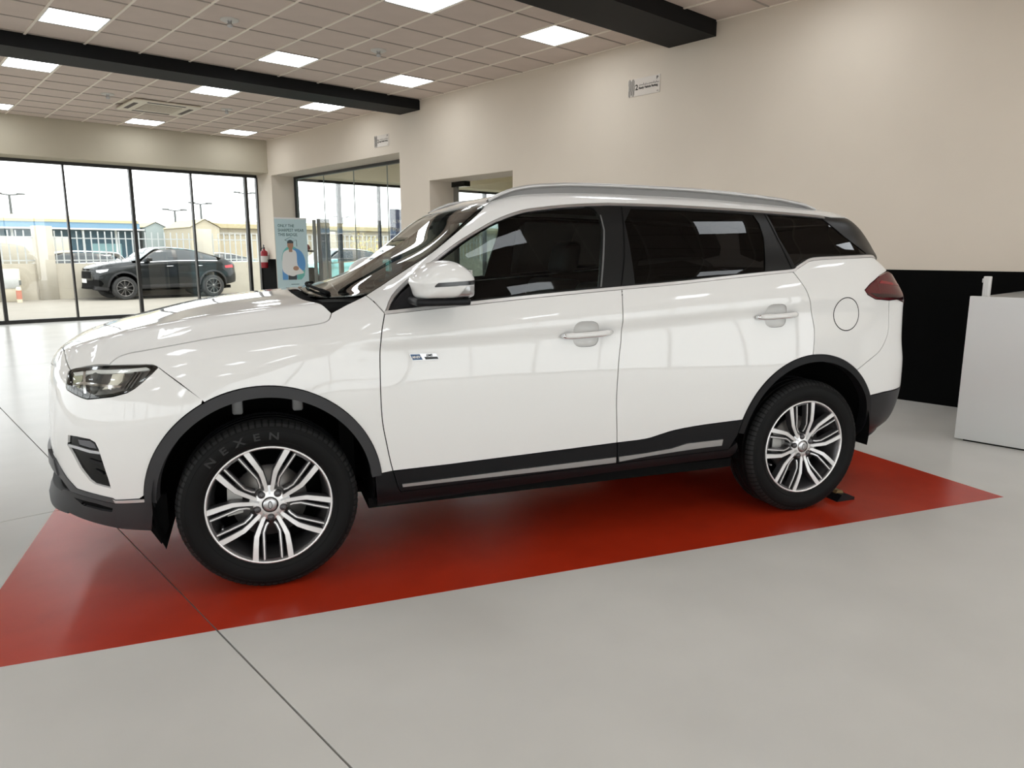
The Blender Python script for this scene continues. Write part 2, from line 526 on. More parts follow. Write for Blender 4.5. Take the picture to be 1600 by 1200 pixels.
wall_sign(11.37, 3.275, 'clear acrylic parking sign with black lettering above the glass-screened opening')

# white counter by the right wall
e = empty('reception_counter', (6.4, 0.6, 0)); tag(e, 'plain white reception counter with grey worktop against the black dado', 'counter')
o = MB().bevbox(-0.50, -0.47, -2.0, 1.074, 0.012, 1.052, 0.003, 1).build('front_panel', white_m, e)
MB().box(-0.46, 0.72, -2.0, 1.04, 1.018, 1.046).build('worktop', mat('grey_laminate', (0.30, 0.30, 0.29), 0.3), e)
MB().box(-0.47, 0.70, 1.005, 1.035, 0.012, 1.018).build('end_panel', white_m, e)
MB().box(-0.47, 0.70, -2.0, -1.97, 0.012, 1.018).build('end_panel', white_m, e)
MB().box(-0.485, 0.65, -1.98, 1.02, 0.0, 0.012).build('plinth', dark_m, e)
e = empty('label_post', (5.985, 1.598, 1.046)); tag(e, 'short white ribbed plastic post standing on the counter corner', 'post')
pm = mat('milky_plastic', (0.72, 0.71, 0.70), 0.25)
MB().bevbox(-0.022, 0.022, -0.022, 0.022, 0.0, 0.145, 0.005, 2).build('body', pm, e)
for dy in (-0.012, 0.0, 0.012):
    MB().box(-0.0245, -0.0215, dy - 0.003, dy + 0.003, 0.006, 0.135).build('rib', white_m, e)
MB().bevbox(-0.018, 0.018, 0.020, 0.030, 0.10, 0.13, 0.003, 1).build('clip', pm, e)
# ---------------------------------------------------------------- car body surfaces
def pchip(xs, ys, x):
    xs = np.asarray(xs, float); ys = np.asarray(ys, float); x = np.clip(x, xs[0], xs[-1])
    h = np.diff(xs); d = np.diff(ys, axis=0) / (h if ys.ndim == 1 else h[:, None])
    m = np.zeros_like(ys)
    for i in range(1, len(xs) - 1):
        w1 = 2 * h[i] + h[i - 1]; w2 = h[i] + 2 * h[i - 1]
        a = d[i - 1]; b = d[i]; ok = (a * b) > 0
        m[i] = np.where(ok, (w1 + w2) / np.where(ok, w1 / np.where(a == 0, 1, a) + w2 / np.where(b == 0, 1, b), 1), 0)
    m[0] = d[0]; m[-1] = d[-1]
    i = np.clip(np.searchsorted(xs, x, side='right') - 1, 0, len(xs) - 2)
    hh = h[i]; t = (x - xs[i]) / hh
    if ys.ndim > 1: t = t[..., None]; hh = hh[..., None]
    return (2 * t**3 - 3 * t**2 + 1) * ys[i] + (t**3 - 2 * t**2 + t) * hh * m[i] + (-2 * t**3 + 3 * t**2) * ys[i + 1] + (t**3 - t**2) * hh * m[i + 1]

# cross sections: station x -> 14 points (half width, height) from sill to centreline
ST={
-.895:[(0.3,0.285),(0.34,0.345),(0.2,0.41),(0.08,0.48),(0.06,0.54),(0.05,0.58),(0.04,0.61),(0.03,0.63),(0.025,0.65),(0.02,0.67),(0.015,0.69),(0.01,0.71),(0.005,0.73),(0,0.75)],
-.868:[(0.42,0.262),(0.46,0.338),(0.4,0.42),(0.36,0.5),(0.34,0.57),(0.37,0.65),(0.33,0.72),(0.31,0.76),(0.28,0.8),(0.25,0.835),(0.21,0.86),(0.15,0.88),(0.08,0.893),(0,0.9)],
-.832:[(0.5,0.255),(0.545,0.335),(0.51,0.43),(0.52,0.53),(0.51,0.61),(0.48,0.7),(0.46,0.78),(0.45,0.82),(0.42,0.858),(0.39,0.888),(0.365,0.913),(0.3,0.935),(0.16,0.95),(0,0.955)],
-.777:[(0.57,0.25),(0.62,0.335),(0.625,0.43),(0.635,0.54),(0.632,0.64),(0.615,0.73),(0.585,0.81),(0.57,0.845),(0.535,0.885),(0.495,0.91),(0.475,0.953),(0.37,0.972),(0.2,0.985),(0,0.993)],
-.685:[(0.665,0.245),(0.71,0.335),(0.73,0.44),(0.745,0.56),(0.747,0.66),(0.735,0.75),(0.71,0.83),(0.695,0.865),(0.66,0.905),(0.612,0.948),(0.568,0.992),(0.45,1.008),(0.25,1.022),(0,1.03)],
-.50:[(0.75,0.23),(0.8,0.33),(0.835,0.45),(0.855,0.58),(0.858,0.7),(0.845,0.8),(0.82,0.88),(0.805,0.912),(0.765,0.962),(0.715,1),(0.672,1.051),(0.52,1.062),(0.28,1.071),(0,1.076)],
-.25:[(0.8,0.25),(0.85,0.35),(0.878,0.46),(0.9,0.6),(0.905,0.74),(0.888,0.85),(0.866,0.94),(0.85,0.975),(0.798,1.022),(0.757,1.053),(0.715,1.097),(0.56,1.11),(0.3,1.126),(0,1.132)],
0:[(0.81,0.27),(0.86,0.36),(0.885,0.46),(0.908,0.6),(0.915,0.74),(0.905,0.86),(0.888,0.95),(0.87,1),(0.815,1.05),(0.77,1.084),(0.727,1.129),(0.58,1.142),(0.3,1.158),(0,1.164)],
.236:[(0.82,0.285),(0.866,0.36),(0.888,0.46),(0.905,0.6),(0.912,0.74),(0.905,0.87),(0.893,0.965),(0.88,1.015),(0.825,1.072),(0.78,1.107),(0.732,1.152),(0.57,1.165),(0.3,1.18),(0,1.186)],
.5:[(0.83,0.293),(0.87,0.36),(0.888,0.46),(0.902,0.6),(0.906,0.74),(0.9,0.87),(0.888,0.965),(0.896,1.005),(0.862,1.118),(0.835,1.145),(0.74,1.195),(0.6,1.225),(0.35,1.262),(0,1.28)],
.6:[(0.83,0.295),(0.871,0.362),(0.888,0.46),(0.902,0.6),(0.905,0.74),(0.9,0.873),(0.888,0.968),(0.898,1.009),(0.864,1.127),(0.835,1.222),(0.735,1.268),(0.6,1.295),(0.35,1.322),(0,1.338)],
.75:[(0.83,0.297),(0.872,0.363),(0.888,0.46),(0.902,0.6),(0.905,0.74),(0.9,0.875),(0.888,0.97),(0.898,1.015),(0.866,1.138),(0.8,1.345),(0.715,1.39),(0.6,1.402),(0.35,1.41),(0,1.42)],
1.0:[(0.83,0.298),(0.872,0.364),(0.888,0.46),(0.902,0.6),(0.905,0.74),(0.9,0.88),(0.888,0.975),(0.898,1.03),(0.868,1.158),(0.8,1.37),(0.69,1.552),(0.6,1.578),(0.38,1.592),(0,1.598)],
1.2:[(0.83,0.299),(0.872,0.365),(0.888,0.46),(0.902,0.6),(0.905,0.74),(0.9,0.88),(0.888,0.985),(0.898,1.04),(0.868,1.174),(0.8,1.385),(0.692,1.58),(0.615,1.62),(0.4,1.64),(0,1.648)],
1.5:[(0.83,0.3),(0.872,0.367),(0.888,0.46),(0.902,0.6),(0.905,0.74),(0.9,0.88),(0.888,1),(0.898,1.055),(0.868,1.198),(0.8,1.395),(0.694,1.585),(0.62,1.63),(0.4,1.657),(0,1.668)],
2.0:[(0.83,0.31),(0.872,0.38),(0.89,0.47),(0.904,0.6),(0.907,0.74),(0.901,0.89),(0.888,1.03),(0.899,1.085),(0.866,1.238),(0.798,1.41),(0.696,1.576),(0.62,1.624),(0.4,1.654),(0,1.665)],
2.5:[(0.83,0.32),(0.872,0.39),(0.893,0.48),(0.909,0.61),(0.912,0.75),(0.905,0.9),(0.888,1.057),(0.897,1.112),(0.86,1.277),(0.79,1.42),(0.698,1.56),(0.62,1.602),(0.4,1.635),(0,1.648)],
2.8:[(0.81,0.33),(0.86,0.4),(0.888,0.5),(0.908,0.62),(0.91,0.76),(0.902,0.91),(0.886,1.065),(0.886,1.126),(0.85,1.298),(0.78,1.42),(0.697,1.548),(0.615,1.584),(0.4,1.618),(0,1.63)],
3.0:[(.78,.34),(.84,.41),(.876,.51),(.895,.63),(.896,.76),(.888,.91),(.872,1.07),(.870,1.132),(.836,1.308),(.765,1.42),(.690,1.530),(.60,1.568),(.4,1.606),(0,1.62)],
3.2:[(0.75,0.345),(0.81,0.41),(0.845,0.52),(0.86,0.635),(0.856,0.76),(0.846,0.91),(0.832,1.07),(0.828,1.135),(0.785,1.28),(0.715,1.35),(0.64,1.445),(0.52,1.528),(0.35,1.56),(0,1.572)],
3.35:[(0.68,0.36),(0.745,0.41),(0.785,0.51),(0.8,0.63),(0.802,0.76),(0.788,0.9),(0.776,1.06),(0.772,1.12),(0.7,1.222),(0.62,1.272),(0.53,1.325),(0.42,1.365),(0.27,1.385),(0,1.395)],
3.45:[(0.6,0.37),(0.67,0.42),(0.715,0.52),(0.732,0.63),(0.73,0.75),(0.705,0.88),(0.697,1.03),(0.695,1.1),(0.6,1.19),(0.5,1.24),(0.4,1.285),(0.3,1.31),(0.18,1.325),(0,1.33)],
3.55:[(0.48,0.4),(0.55,0.44),(0.6,0.53),(0.612,0.63),(0.606,0.74),(0.57,0.86),(0.56,0.98),(0.56,1.05),(0.45,1.12),(0.36,1.15),(0.27,1.17),(0.2,1.185),(0.1,1.195),(0,1.2)],
3.61:[(.2,.50),(.25,.53),(.3,.58),(.33,.65),(.33,.72),(.30,.80),(.29,.88),(.27,.93),(.2,.98),(.15,1.0),(.1,1.01),(.06,1.02),(.03,1.025),(0,1.03)],
}


def _bil(G, a, b, a0, a1, b0, b1):
    na, nb = G.shape
    u = np.clip((np.asarray(a, float) - a0) / (a1 - a0) * (na - 1), 0, na - 1.0001); v = np.clip((np.asarray(b, float) - b0) / (b1 - b0) * (nb - 1), 0, nb - 1.0001)
    i = u.astype(int); j = v.astype(int); u = u - i; v = v - j
    return G[i, j] * (1 - u) * (1 - v) + G[i + 1, j] * u * (1 - v) + G[i, j + 1] * (1 - u) * v + G[i + 1, j + 1] * u * v

class Surf:
    def __init__(self, st, NX=912, NV=105, NZ=700, NS=480):
        xs = sorted(st); P = np.array([st[x] for x in xs], float)
        self.XS = np.linspace(xs[0], xs[-1], NX)
        flat = pchip(xs, P.reshape(len(xs), -1), self.XS).reshape(NX, 14, 2)
        v = np.linspace(0, 13, NV)
        SEC = np.array([pchip(np.arange(14), flat[i], v) for i in range(NX)])
        for _ in range(6):
            SEC[1:-1, 1:-1] = .5 * SEC[1:-1, 1:-1] + .125 * (SEC[:-2, 1:-1] + SEC[2:, 1:-1] + SEC[1:-1, :-2] + SEC[1:-1, 2:])
        for _ in range(int(60 * (NX / 912) ** 2)):
            SEC[1:-1] = .5 * SEC[1:-1] + .25 * (SEC[:-2] + SEC[2:])
        SEC[..., 1] = np.maximum.accumulate(SEC[..., 1] + np.arange(NV) * 1e-7, axis=1)
        self.ZS = np.linspace(.2, 1.75, NZ); self.SS = np.linspace(0, .95, NS)
        imx = SEC[..., 0].argmax(1)
        self.SG = np.array([np.interp(self.ZS, SEC[i, :, 1], SEC[i, :, 0]) for i in range(NX)])
        self.ZG = np.array([np.interp(self.SS, SEC[i, imx[i]:, 0][::-1], SEC[i, imx[i]:, 1][::-1]) for i in range(NX)])
        kf = int(np.argmin(abs(self.XS + 0.25))); kr = int(np.argmin(abs(self.XS - 2.8)))
        self.FG = np.array([np.interp(self.SS, np.maximum.accumulate(self.SG[:kf, j]) + np.arange(kf) * 1e-8, self.XS[:kf]) for j in range(NZ)])
        self.RG = np.array([np.interp(self.SS, (np.maximum.accumulate(self.SG[kr:, j][::-1]) + np.arange(NX - kr) * 1e-8), self.XS[kr:][::-1]) for j in range(NZ)])
    def S(self, x, z): return _bil(self.SG, x, z, self.XS[0], self.XS[-1], .2, 1.75)
    def Z(self, x, s): return _bil(self.ZG, x, np.abs(s), self.XS[0], self.XS[-1], 0, .95)
    def XF(self, s, z): return _bil(self.FG, z, np.abs(s), .2, 1.75, 0, .95)
    def XR(self, s, z): return _bil(self.RG, z, np.abs(s), .2, 1.75, 0, .95)

def spline(pts, n=6):
    """open Catmull-Rom through pts"""
    P = [np.array(p, float) for p in pts]
    if len(P) < 3: return [tuple(p) for p in P]
    Q = [2 * P[0] - P[1]] + P + [2 * P[-1] - P[-2]]
    out = []
    for i in range(1, len(Q) - 2):
        p0, p1, p2, p3 = Q[i - 1:i + 3]
        for k in range(n):
            t = k / n
            out.append(tuple(.5 * (2 * p1 + (p2 - p0) * t + (2 * p0 - 5 * p1 + 4 * p2 - p3) * t * t + (3 * p1 - p0 - 3 * p2 + p3) * t**3)))
    out.append(tuple(P[-1]))
    return out

def arc(cx, cz, r, a0, a1, n=40):
    return [(cx + r * math.cos(math.radians(a0 + (a1 - a0) * k / n)), cz + r * math.sin(math.radians(a0 + (a1 - a0) * k / n))) for k in range(n + 1)]

def densify(poly, step):
    out = []
    n = len(poly)
    for i in range(n):
        a, b = np.array(poly[i]), np.array(poly[(i + 1) % n])
        L = np.hypot(*(b - a))
        if L < 1e-5: continue
        m = max(1, int(math.ceil(L / step)))
        out += [tuple(a + (b - a) * k / m) for k in range(m)]
    return out

def area2(p):
    p = np.array(p); q = np.roll(p, -1, 0)
    return float((p[:, 0] * q[:, 1] - q[:, 0] * p[:, 1]).sum())

def inset_poly(poly, d):
    if abs(d) < 1e-9: return poly
    if area2(poly) < 0: poly = poly[::-1]
    p = np.array(poly); n = len(p)
    e = np.roll(p, -1, 0) - p
    L = np.hypot(e[:, 0], e[:, 1])[:, None]; L[L < 1e-9] = 1
    nrm = np.c_[-e[:, 1], e[:, 0]] / L          # inward for CCW
    a = np.roll(nrm, 1, 0) + nrm
    ln = (a * a).sum(1)[:, None] / 2
    a = a / np.maximum(ln, .5)
    return [tuple(q) for q in p + a * d]

def pip(pts, poly):
    x, y = pts[:, 0], pts[:, 1]
    inside = np.zeros(len(pts), bool)
    p = np.array(poly); q = np.roll(p, -1, 0)
    for (x1, y1), (x2, y2) in zip(p, q):
        if y1 == y2: continue
        c = ((y1 > y) != (y2 > y)) & (x < (x2 - x1) * (y - y1) / (y2 - y1) + x1)
        inside ^= c
    return inside

def near_edge(pts, poly, d):
    p = np.array(poly); q = np.roll(p, -1, 0)
    best = np.full(len(pts), 1e9)
    for a, b in zip(p, q):
        ab = b - a; L = (ab * ab).sum()
        if L < 1e-12: continue
        t = np.clip(((pts - a) @ ab) / L, 0, 1)
        dd = pts - (a + t[:, None] * ab)
        best = np.minimum(best, (dd * dd).sum(1))
    return best < d * d

class Patch:
    """a patch of one body surface, with a folded-in edge; several patches may join into one panel"""
    def __init__(self):
        self.V = []; self.F = []; self.N = []     # N: per-face list of loop normals
    def add(self, sf, outline, holes=(), proj='side', off=0.0, grid=0.022, inset=0.0022, flange=0.012, side=-1, off_fn=None):
        if area2(outline) < 0: outline = outline[::-1]
        step = grid * .6
        loops = [densify(inset_poly(outline, inset), step)]
        for h in holes:
            h = h if area2(h) > 0 else h[::-1]
            loops.append(densify(inset_poly(h, -inset), step))
        pts = []; edges = []; loop_idx = []
        for lp in loops:
            b = len(pts); pts += lp
            edges += [(b + i, b + (i + 1) % len(lp)) for i in range(len(lp))]
        A = np.array(loops[0]); lo = A.min(0); hi = A.max(0)
        gx, gy = np.meshgrid(np.arange(lo[0], hi[0], grid), np.arange(lo[1], hi[1], grid))
        gx[1::2] += grid / 2
        g = np.c_[gx.ravel(), gy.ravel()]
        keep = pip(g, loops[0])
        for lp in loops[1:]: keep &= ~pip(g, lp)
        g = g[keep]
        if len(g):
            for lp in loops: 
                if len(g): g = g[~near_edge(g, lp, step * .7)]
        allp = pts + [tuple(p) for p in g]
        r = delaunay_2d_cdt([Vector(p) for p in allp], edges, [], 0, 1e-7)
        P = np.array([(v.x, v.y) for v in r[0]])
        T = np.array([f for f in r[2]])
        c = P[T].mean(1)
        keep = pip(c, loops[0])
        for lp in loops[1:]: keep &= ~pip(c, lp)
        T = T[keep]
        a = P[T[:, 1]] - P[T[:, 0]]; b_ = P[T[:, 2]] - P[T[:, 0]]
        T = T[np.abs(a[:, 0] * b_[:, 1] - a[:, 1] * b_[:, 0]) > 1e-9]
        eps = .010
        u, v = P[:, 0], P[:, 1]
        of = off if off_fn is None else off + off_fn(u, v)
        if proj == 'side':
            s = sf.S(u, v)
            X3 = np.c_[u, side * (s + of), v]
            n = np.c_[-(sf.S(u + eps, v) - sf.S(u - eps, v)) / (2 * eps), np.full(len(u), float(side)), -(sf.S(u, v + eps) - sf.S(u, v - eps)) / (2 * eps)]
        elif proj == 'top':
            X3 = np.c_[u, -v, sf.Z(u, v) + of]
            n = np.c_[-(sf.Z(u + eps, v) - sf.Z(u - eps, v)) / (2 * eps), (sf.Z(u, v + eps) - sf.Z(u, v - eps)) / (2 * eps), np.ones(len(u))]
        else:
            fn = sf.XF if proj == 'front' else sf.XR
            sg = -1.0 if proj == 'front' else 1.0
            X3 = np.c_[fn(u, v) + sg * of, -u, v]
            gs = (fn(u + eps, v) - fn(u - eps, v)) / (2 * eps); gz = (fn(u, v + eps) - fn(u, v - eps)) / (2 * eps)
            n = np.c_[np.full(len(u), sg), gs * sg, -gz * sg]
        n /= np.linalg.norm(n, axis=1)[:, None]
        b = len(self.V)
        self.V += [tuple(p) for p in X3]
        for t in T:
            p0, p1, p2 = X3[t]
            fnm = np.cross(p1 - p0, p2 - p0)
            t = list(t)
            if fnm @ n[t].mean(0) < 0: t = t[::-1]
            self.F.append([int(i) + b for i in t]); self.N.append([tuple(n[i]) for i in t])
        if flange:
            ec = {}
            for t in T:
                for i, j in ((t[0], t[1]), (t[1], t[2]), (t[2], t[0])):
                    k = (min(i, j), max(i, j)); ec[k] = ec.get(k, 0) + 1
            bd = [k for k, c_ in ec.items() if c_ == 1]
            vid = {}
            for i in {i for k in bd for i in k}:
                vid[i] = len(self.V); self.V.append(tuple(X3[i])); self.V.append(tuple(X3[i] - n[i] * flange))
            for i, j in bd:
                q = [vid[i], vid[j], vid[j] + 1, vid[i] + 1]
                pa = np.array([self.V[k] for k in q])
                fnm = np.cross(pa[1] - pa[0], pa[2] - pa[0]); l = np.linalg.norm(fnm)
                if l < 1e-12: continue
                self.F.append([int(k) for k in q]); self.N.append([tuple(fnm / l)] * 4)
        return self
    def build(self, name, m, parent):
        me = bpy.data.meshes.new(name)
        me.from_pydata(self.V, [], self.F)
        me.polygons.foreach_set('use_smooth', [True] * len(self.F))
        me.update()
        if len(me.polygons) == len(self.F):
            nn = [x for l in self.N for x in l]
            me.normals_split_custom_set(nn)
        return link(name, me, m, parent)

def both_sides(name, m, parent, sf, *a, **k):
    out = []
    for sd in (-1, 1):
        out.append(Patch().add(sf, *a, side=sd, **k).build(name, m, parent))
    return out

def ribbon(sf, lo, hi, side=-1, off=0.003, inset=0.0, flange=0.006, grid=0.012):
    return Patch().add(sf, list(lo) + list(hi)[::-1], off=off, inset=inset, flange=flange, side=side, grid=grid)
SF = Surf(ST)
AF = (-0.003, 0.395); AR = (2.67, 0.400)
suv = empty('suv', CAR_O, CARPSI)
tag(suv, 'white five-door SUV parked on the red painted bay', 'car')

HEAD = [(-0.704,0.914),(-0.618,0.930),(-0.543,0.938),(-0.474,0.941),(-0.408,0.943),(-0.387,0.942),(-0.368,0.934),(-0.393,0.909),(-0.426,0.880),(-0.454,0.858),(-0.481,0.843),(-0.530,0.829),(-0.587,0.820),(-0.628,0.814),(-0.651,0.818),(-0.682,0.828),(-0.711,0.840),(-0.715,0.852),(-0.713,0.874),(-0.711,0.897)]
HOODLINE = spline([(-0.546,0.938),(-0.536,0.950),(-0.514,0.966),(-0.493,0.975),(-0.463,0.983),(-0.422,0.990),(-0.339,1.005),(-0.282,1.015),(-0.178,1.032),(-0.107,1.041),(0.036,1.056),(0.158,1.068),(0.233,1.077),(0.268,1.090),(0.284,1.116)], 4)
TAILSEAM = [(-0.370,0.935),(-0.293,0.872),(-0.2175,0.809)]
FOG = [(-0.714,0.668),(-0.679,0.668),(-0.630,0.663),(-0.611,0.652),(-0.602,0.628),(-0.591,0.573),(-0.579,0.511),(-0.574,0.472),(-0.631,0.485),(-0.649,0.499),(-0.679,0.543),(-0.703,0.596),(-0.721,0.628)]
TRIM_IN = [(-0.823,0.586),(-0.794,0.556),(-0.746,0.492),(-0.707,0.453),(-0.637,0.440),(-0.571,0.427),(-0.563,0.420),(-0.474,0.425)]
TRIM_OUT = [(-0.829,0.510),(-0.767,0.475),(-0.737,0.437),(-0.635,0.419),(-0.564,0.406),(-0.476,0.409)]
FD_FRONT = spline([(0.487,1.111),(0.468,1.033),(0.458,0.934),(0.454,0.777),(0.458,0.669),(0.472,0.579),(0.487,0.498),(0.498,0.451)], 4)
FD_BELT = [(0.487,1.111),(0.657,1.125),(0.838,1.140),(1.142,1.165),(1.568,1.194)]
FD_REAR = spline([(1.568,1.194),(1.564,1.104),(1.560,0.976),(1.547,0.882),(1.538,0.743),(1.539,0.643),(1.553,0.480)], 4)
FD_WBOT = [(0.498,0.451),(0.737,0.455),(1.001,0.463),(1.279,0.471),(1.553,0.480)]
RD_BELT = [(1.568,1.194),(1.864,1.213),(2.185,1.239),(2.372,1.253),(2.524,1.264)]
RD_REAR = spline([(2.524,1.264),(2.580,1.193),(2.606,1.145),(2.637,1.049),(2.653,0.961),(2.646,0.847)], 4)
RD_WBOT = spline([(1.553,0.480),(1.702,0.485),(1.784,0.501),(1.866,0.517),(2.023,0.530),(2.243,0.538)], 3)
Q_BELT = spline([(2.524,1.264),(2.602,1.301),(2.668,1.320),(2.845,1.327),(3.078,1.333),(3.122,1.317)], 3)
RB_SEAM = spline([(3.198,1.106),(3.200,1.001),(3.196,0.936),(3.164,0.883),(3.119,0.839),(3.045,0.803),(2.947,0.752)], 3)
TAIL = [(2.989,1.166),(3.028,1.195),(3.117,1.238),(3.209,1.259),(3.36,1.222),(3.455,1.165),(3.475,1.10),(3.400,1.085),(3.278,1.110),(3.198,1.108),(3.074,1.117),(3.011,1.141)]
DLO_TOP = spline([(0.488,1.114),(0.530,1.182),(0.616,1.260),(0.705,1.322),(0.824,1.401),(0.942,1.467),(1.027,1.507),(1.114,1.537),(1.201,1.555),(1.378,1.575),(1.562,1.586),(1.614,1.587),(1.873,1.586),(2.145,1.579),(2.431,1.569),(2.733,1.555),(2.845,1.547)], 3)
PILLAR_OUT = spline([(0.433,1.182),(0.481,1.205),(0.525,1.229),(0.629,1.299),(0.734,1.371),(0.855,1.462),(0.936,1.524),(0.986,1.563)], 3)
PILL_SEAM = [(0.433,1.182),(0.458,1.156),(0.488,1.114)]
ROOF_S = 0.605
roofx = list(np.linspace(1.03, 3.05, 30))
ROOFEDGE = [(float(x), float(SF.Z(x, ROOF_S))) for x in roofx]

# ----- front bumper: both flanks and the front face
arcF = lambda a0, a1, r=0.455: arc(AF[0], AF[1], r, a0, a1)
HEAD_LOW = HEAD[6:] + [HEAD[0]]          # tail tip round the underside to the front top corner
bump_side = TAILSEAM + arcF(117.5, 174.6)[1:] + TRIM_IN[::-1][:-1] + [(-0.805, 0.60), (-0.80, 0.904), (-0.71, 0.912)] + HEAD_LOW[::-1][0:0]
bump_side = TAILSEAM + arcF(117.5, 174.6)[1:] + TRIM_IN[::-1][:-2] + [(-0.80, 0.566), (-0.80, 0.904)] + [HEAD[0]] + HEAD[7:][::-1] + [HEAD[6]]
front = Patch()
for sd in (-1, 1):
    front.add(SF, bump_side, [FOG], side=sd)
cap = [(-0.60, 0.565), (-0.48, 0.60), (0.48, 0.60), (0.60, 0.565), (0.60, 0.905), (-0.60, 0.905)]
GRILLE = [(-0.40, 0.66), (-0.30, 0.635), (0.30, 0.635), (0.40, 0.66), (0.46, 0.80), (0.40, 0.868), (-0.40, 0.868), (-0.46, 0.80)]
front.add(SF, cap, [GRILLE], proj='front', inset=0.0)
hood_front = [(-0.703, 0.632), (-0.734, 0.54), (-0.760, 0.44), (-0.774, 0.36), (-0.790, 0.18), (-0.795, 0.0)]
hf = spline(hood_front, 4)
hf_full = hf + [(x, -s) for x, s in hf[::-1][1:]]
nose = [(float(SF.XF(s, 0.90)) , s) for s in np.linspace(0.62, -0.62, 40)]
front.add(SF, hf_full + nose[::-1], proj='top', inset=0.0015)
bumper = front.build('front_bumper', paint_m, suv)
# grille
gp = Patch().add(SF, GRILLE, proj='front', off=-0.03, inset=-0.004, flange=0).build('grille', dark_m, suv)
for k in range(7):
    zz = 0.655 + k * 0.030
    hw = 0.39 if k not in (0, 6) else 0.36
    MB().tube([(float(SF.XF(s, zz)) + 0.012, -s, zz) for s in np.linspace(-hw, hw, 24)], 0.006, 6).build('grille_slat', satin_m, gp)
MB().lathe([(0.001, -0.012), (0.05, -0.010), (0.062, 0.0), (0.06, 0.02)], 28, center=(float(SF.XF(0, .76)) + 0.0, 0, .76), axis=0).build('emblem', satin_m, gp)
# lower intake, bright lower trim, lip
inner = Patch()
inner.add(SF, [(-0.62, 0.40), (0.62, 0.40), (0.62, 0.60), (-0.62, 0.60)], proj='front', off=-0.03, inset=0, flange=0)
inner.build('lower_intake', dark_m, suv)
tr = Patch()
TRIM_S = TRIM_IN[1:] + [(-0.476, 0.409)] + TRIM_OUT[::-1][1:-1] + [(-0.80, 0.494)]
trimdark_m = mat('dark_chrome', (0.07, 0.07, 0.075), 0.35, metal=0.3)
for sd in (-1, 1): tr.add(SF, TRIM_S, side=sd, off=0.004, inset=0.0005, off_fn=lambda u, v: 0.008 * np.clip((-0.70 - u) / 0.1, 0, 1))
tr.add(SF, [(-0.61, 0.552), (-0.52, 0.575), (0.52, 0.575), (0.61, 0.552), (0.63, 0.49), (0.55, 0.515), (-0.55, 0.515), (-0.63, 0.49)], proj='front', off=0.012, inset=0)
tr.build('bumper_trim', trimdark_m, suv)
both_sides('chrome_strip', bright_m, suv, SF, [(-0.571, 0.424), (-0.563, 0.419), (-0.452, 0.424), (-0.453, 0.411), (-0.564, 0.407)], off=0.007, inset=0.0005, flange=0.004, grid=0.01)
lip = Patch()
LIP = [(-0.425, 0.407), (-0.476, 0.407), (-0.564, 0.404), (-0.635, 0.417), (-0.737, 0.435), (-0.775, 0.43), (-0.80, 0.40), (-0.80, 0.346), (-0.753, 0.335), (-0.629, 0.302), (-0.564, 0.287), (-0.449, 0.275)]
SLOT = [(-0.725, 0.412), (-0.638, 0.400), (-0.577, 0.383), (-0.582, 0.366), (-0.618, 0.370), (-0.690, 0.385)]
for sd in (-1, 1): lip.add(SF, LIP, [SLOT], side=sd, off=0.002, inset=0.0005, flange=0.03)
lip.add(SF, [(-0.63, 0.33), (0.63, 0.33), (0.63, 0.42), (-0.63, 0.42)], proj='front', inset=0, off=0.0, flange=0.03)
lip.build('front_lip', clad_m, suv)
both_sides('lip_slot', dark_m, suv, SF, SLOT, off=-0.012, inset=-0.004, flange=0)
# splash flap ahead of the front wheel
for sd in (-1, 1):
    MB().prism([(-0.452, 0.42), (-0.452, 0.275), (-0.418, 0.212), (-0.385, 0.285), (-0.385, 0.42)], 1, sd * 0.78 - 0.006, sd * 0.78 + 0.006).build('splash_flap', dark_m, suv)
# fog recess
for sd in (-1, 1):
    fg = Patch().add(SF, FOG, side=sd, off=-0.0125, inset=-0.004, flange=0).build('fog_recess', blackg_m, suv)
    Patch().add(SF, [(-0.722,0.634),(-0.684,0.630),(-0.634,0.621),(-0.598,0.618),(-0.599,0.607),(-0.635,0.609),(-0.685,0.619),(-0.724,0.623)], side=sd, off=-0.002, inset=0, flange=0.01, grid=0.01).build('fog_bar', satin_m, fg)
    Patch().add(SF, [(-0.678,0.657),(-0.631,0.656),(-0.615,0.645),(-0.609,0.628),(-0.633,0.629),(-0.673,0.637)], side=sd, off=-0.006, inset=0, flange=0.006, grid=0.01).build('fog_lamp', mat('fog_glass', (0.10, 0.10, 0.11), 0.1), fg)
    for zz in (0.585, 0.545):
        Patch().add(SF, [(-0.66 + (0.62 - zz) * .5, zz), (-0.595, zz - 0.012), (-0.593, zz - 0.022), (-0.65 + (0.62 - zz) * .5, zz - 0.010)], side=sd, off=-0.006, inset=0, flange=0.006, grid=0.01).build('fog_fin', sillclad_m, fg)

# ----- fenders
arch_pts = arcF(6.3, 117.5)
fender = [HEAD[5]] + HEAD[2:5][::-1] + HOODLINE[1:] + [(0.345, 1.146), (0.433, 1.182)] + PILL_SEAM[1:] + FD_FRONT[1:] + arch_pts + TAILSEAM[::-1][1:]
both_sides('front_fender', paint_m, suv, SF, fender)
# ----- hood
hs = [(x, float(SF.S(x, z))) for x, z in HOODLINE]
hood_half = hf[::-1] + [(-0.66, 0.670), (-0.618, 0.702)] + hs[0:] + spline([(0.262, 0.76), (0.220, 0.69), (0.182, 0.54), (0.160, 0.3), (0.152, 0.0)], 4)[1:]
hood_poly = hood_half + [(x, -s) for x, s in hood_half[::-1][1:-1]]
Patch().add(SF, hood_poly, proj='top', grid=0.024).build('hood', paint_m, suv)
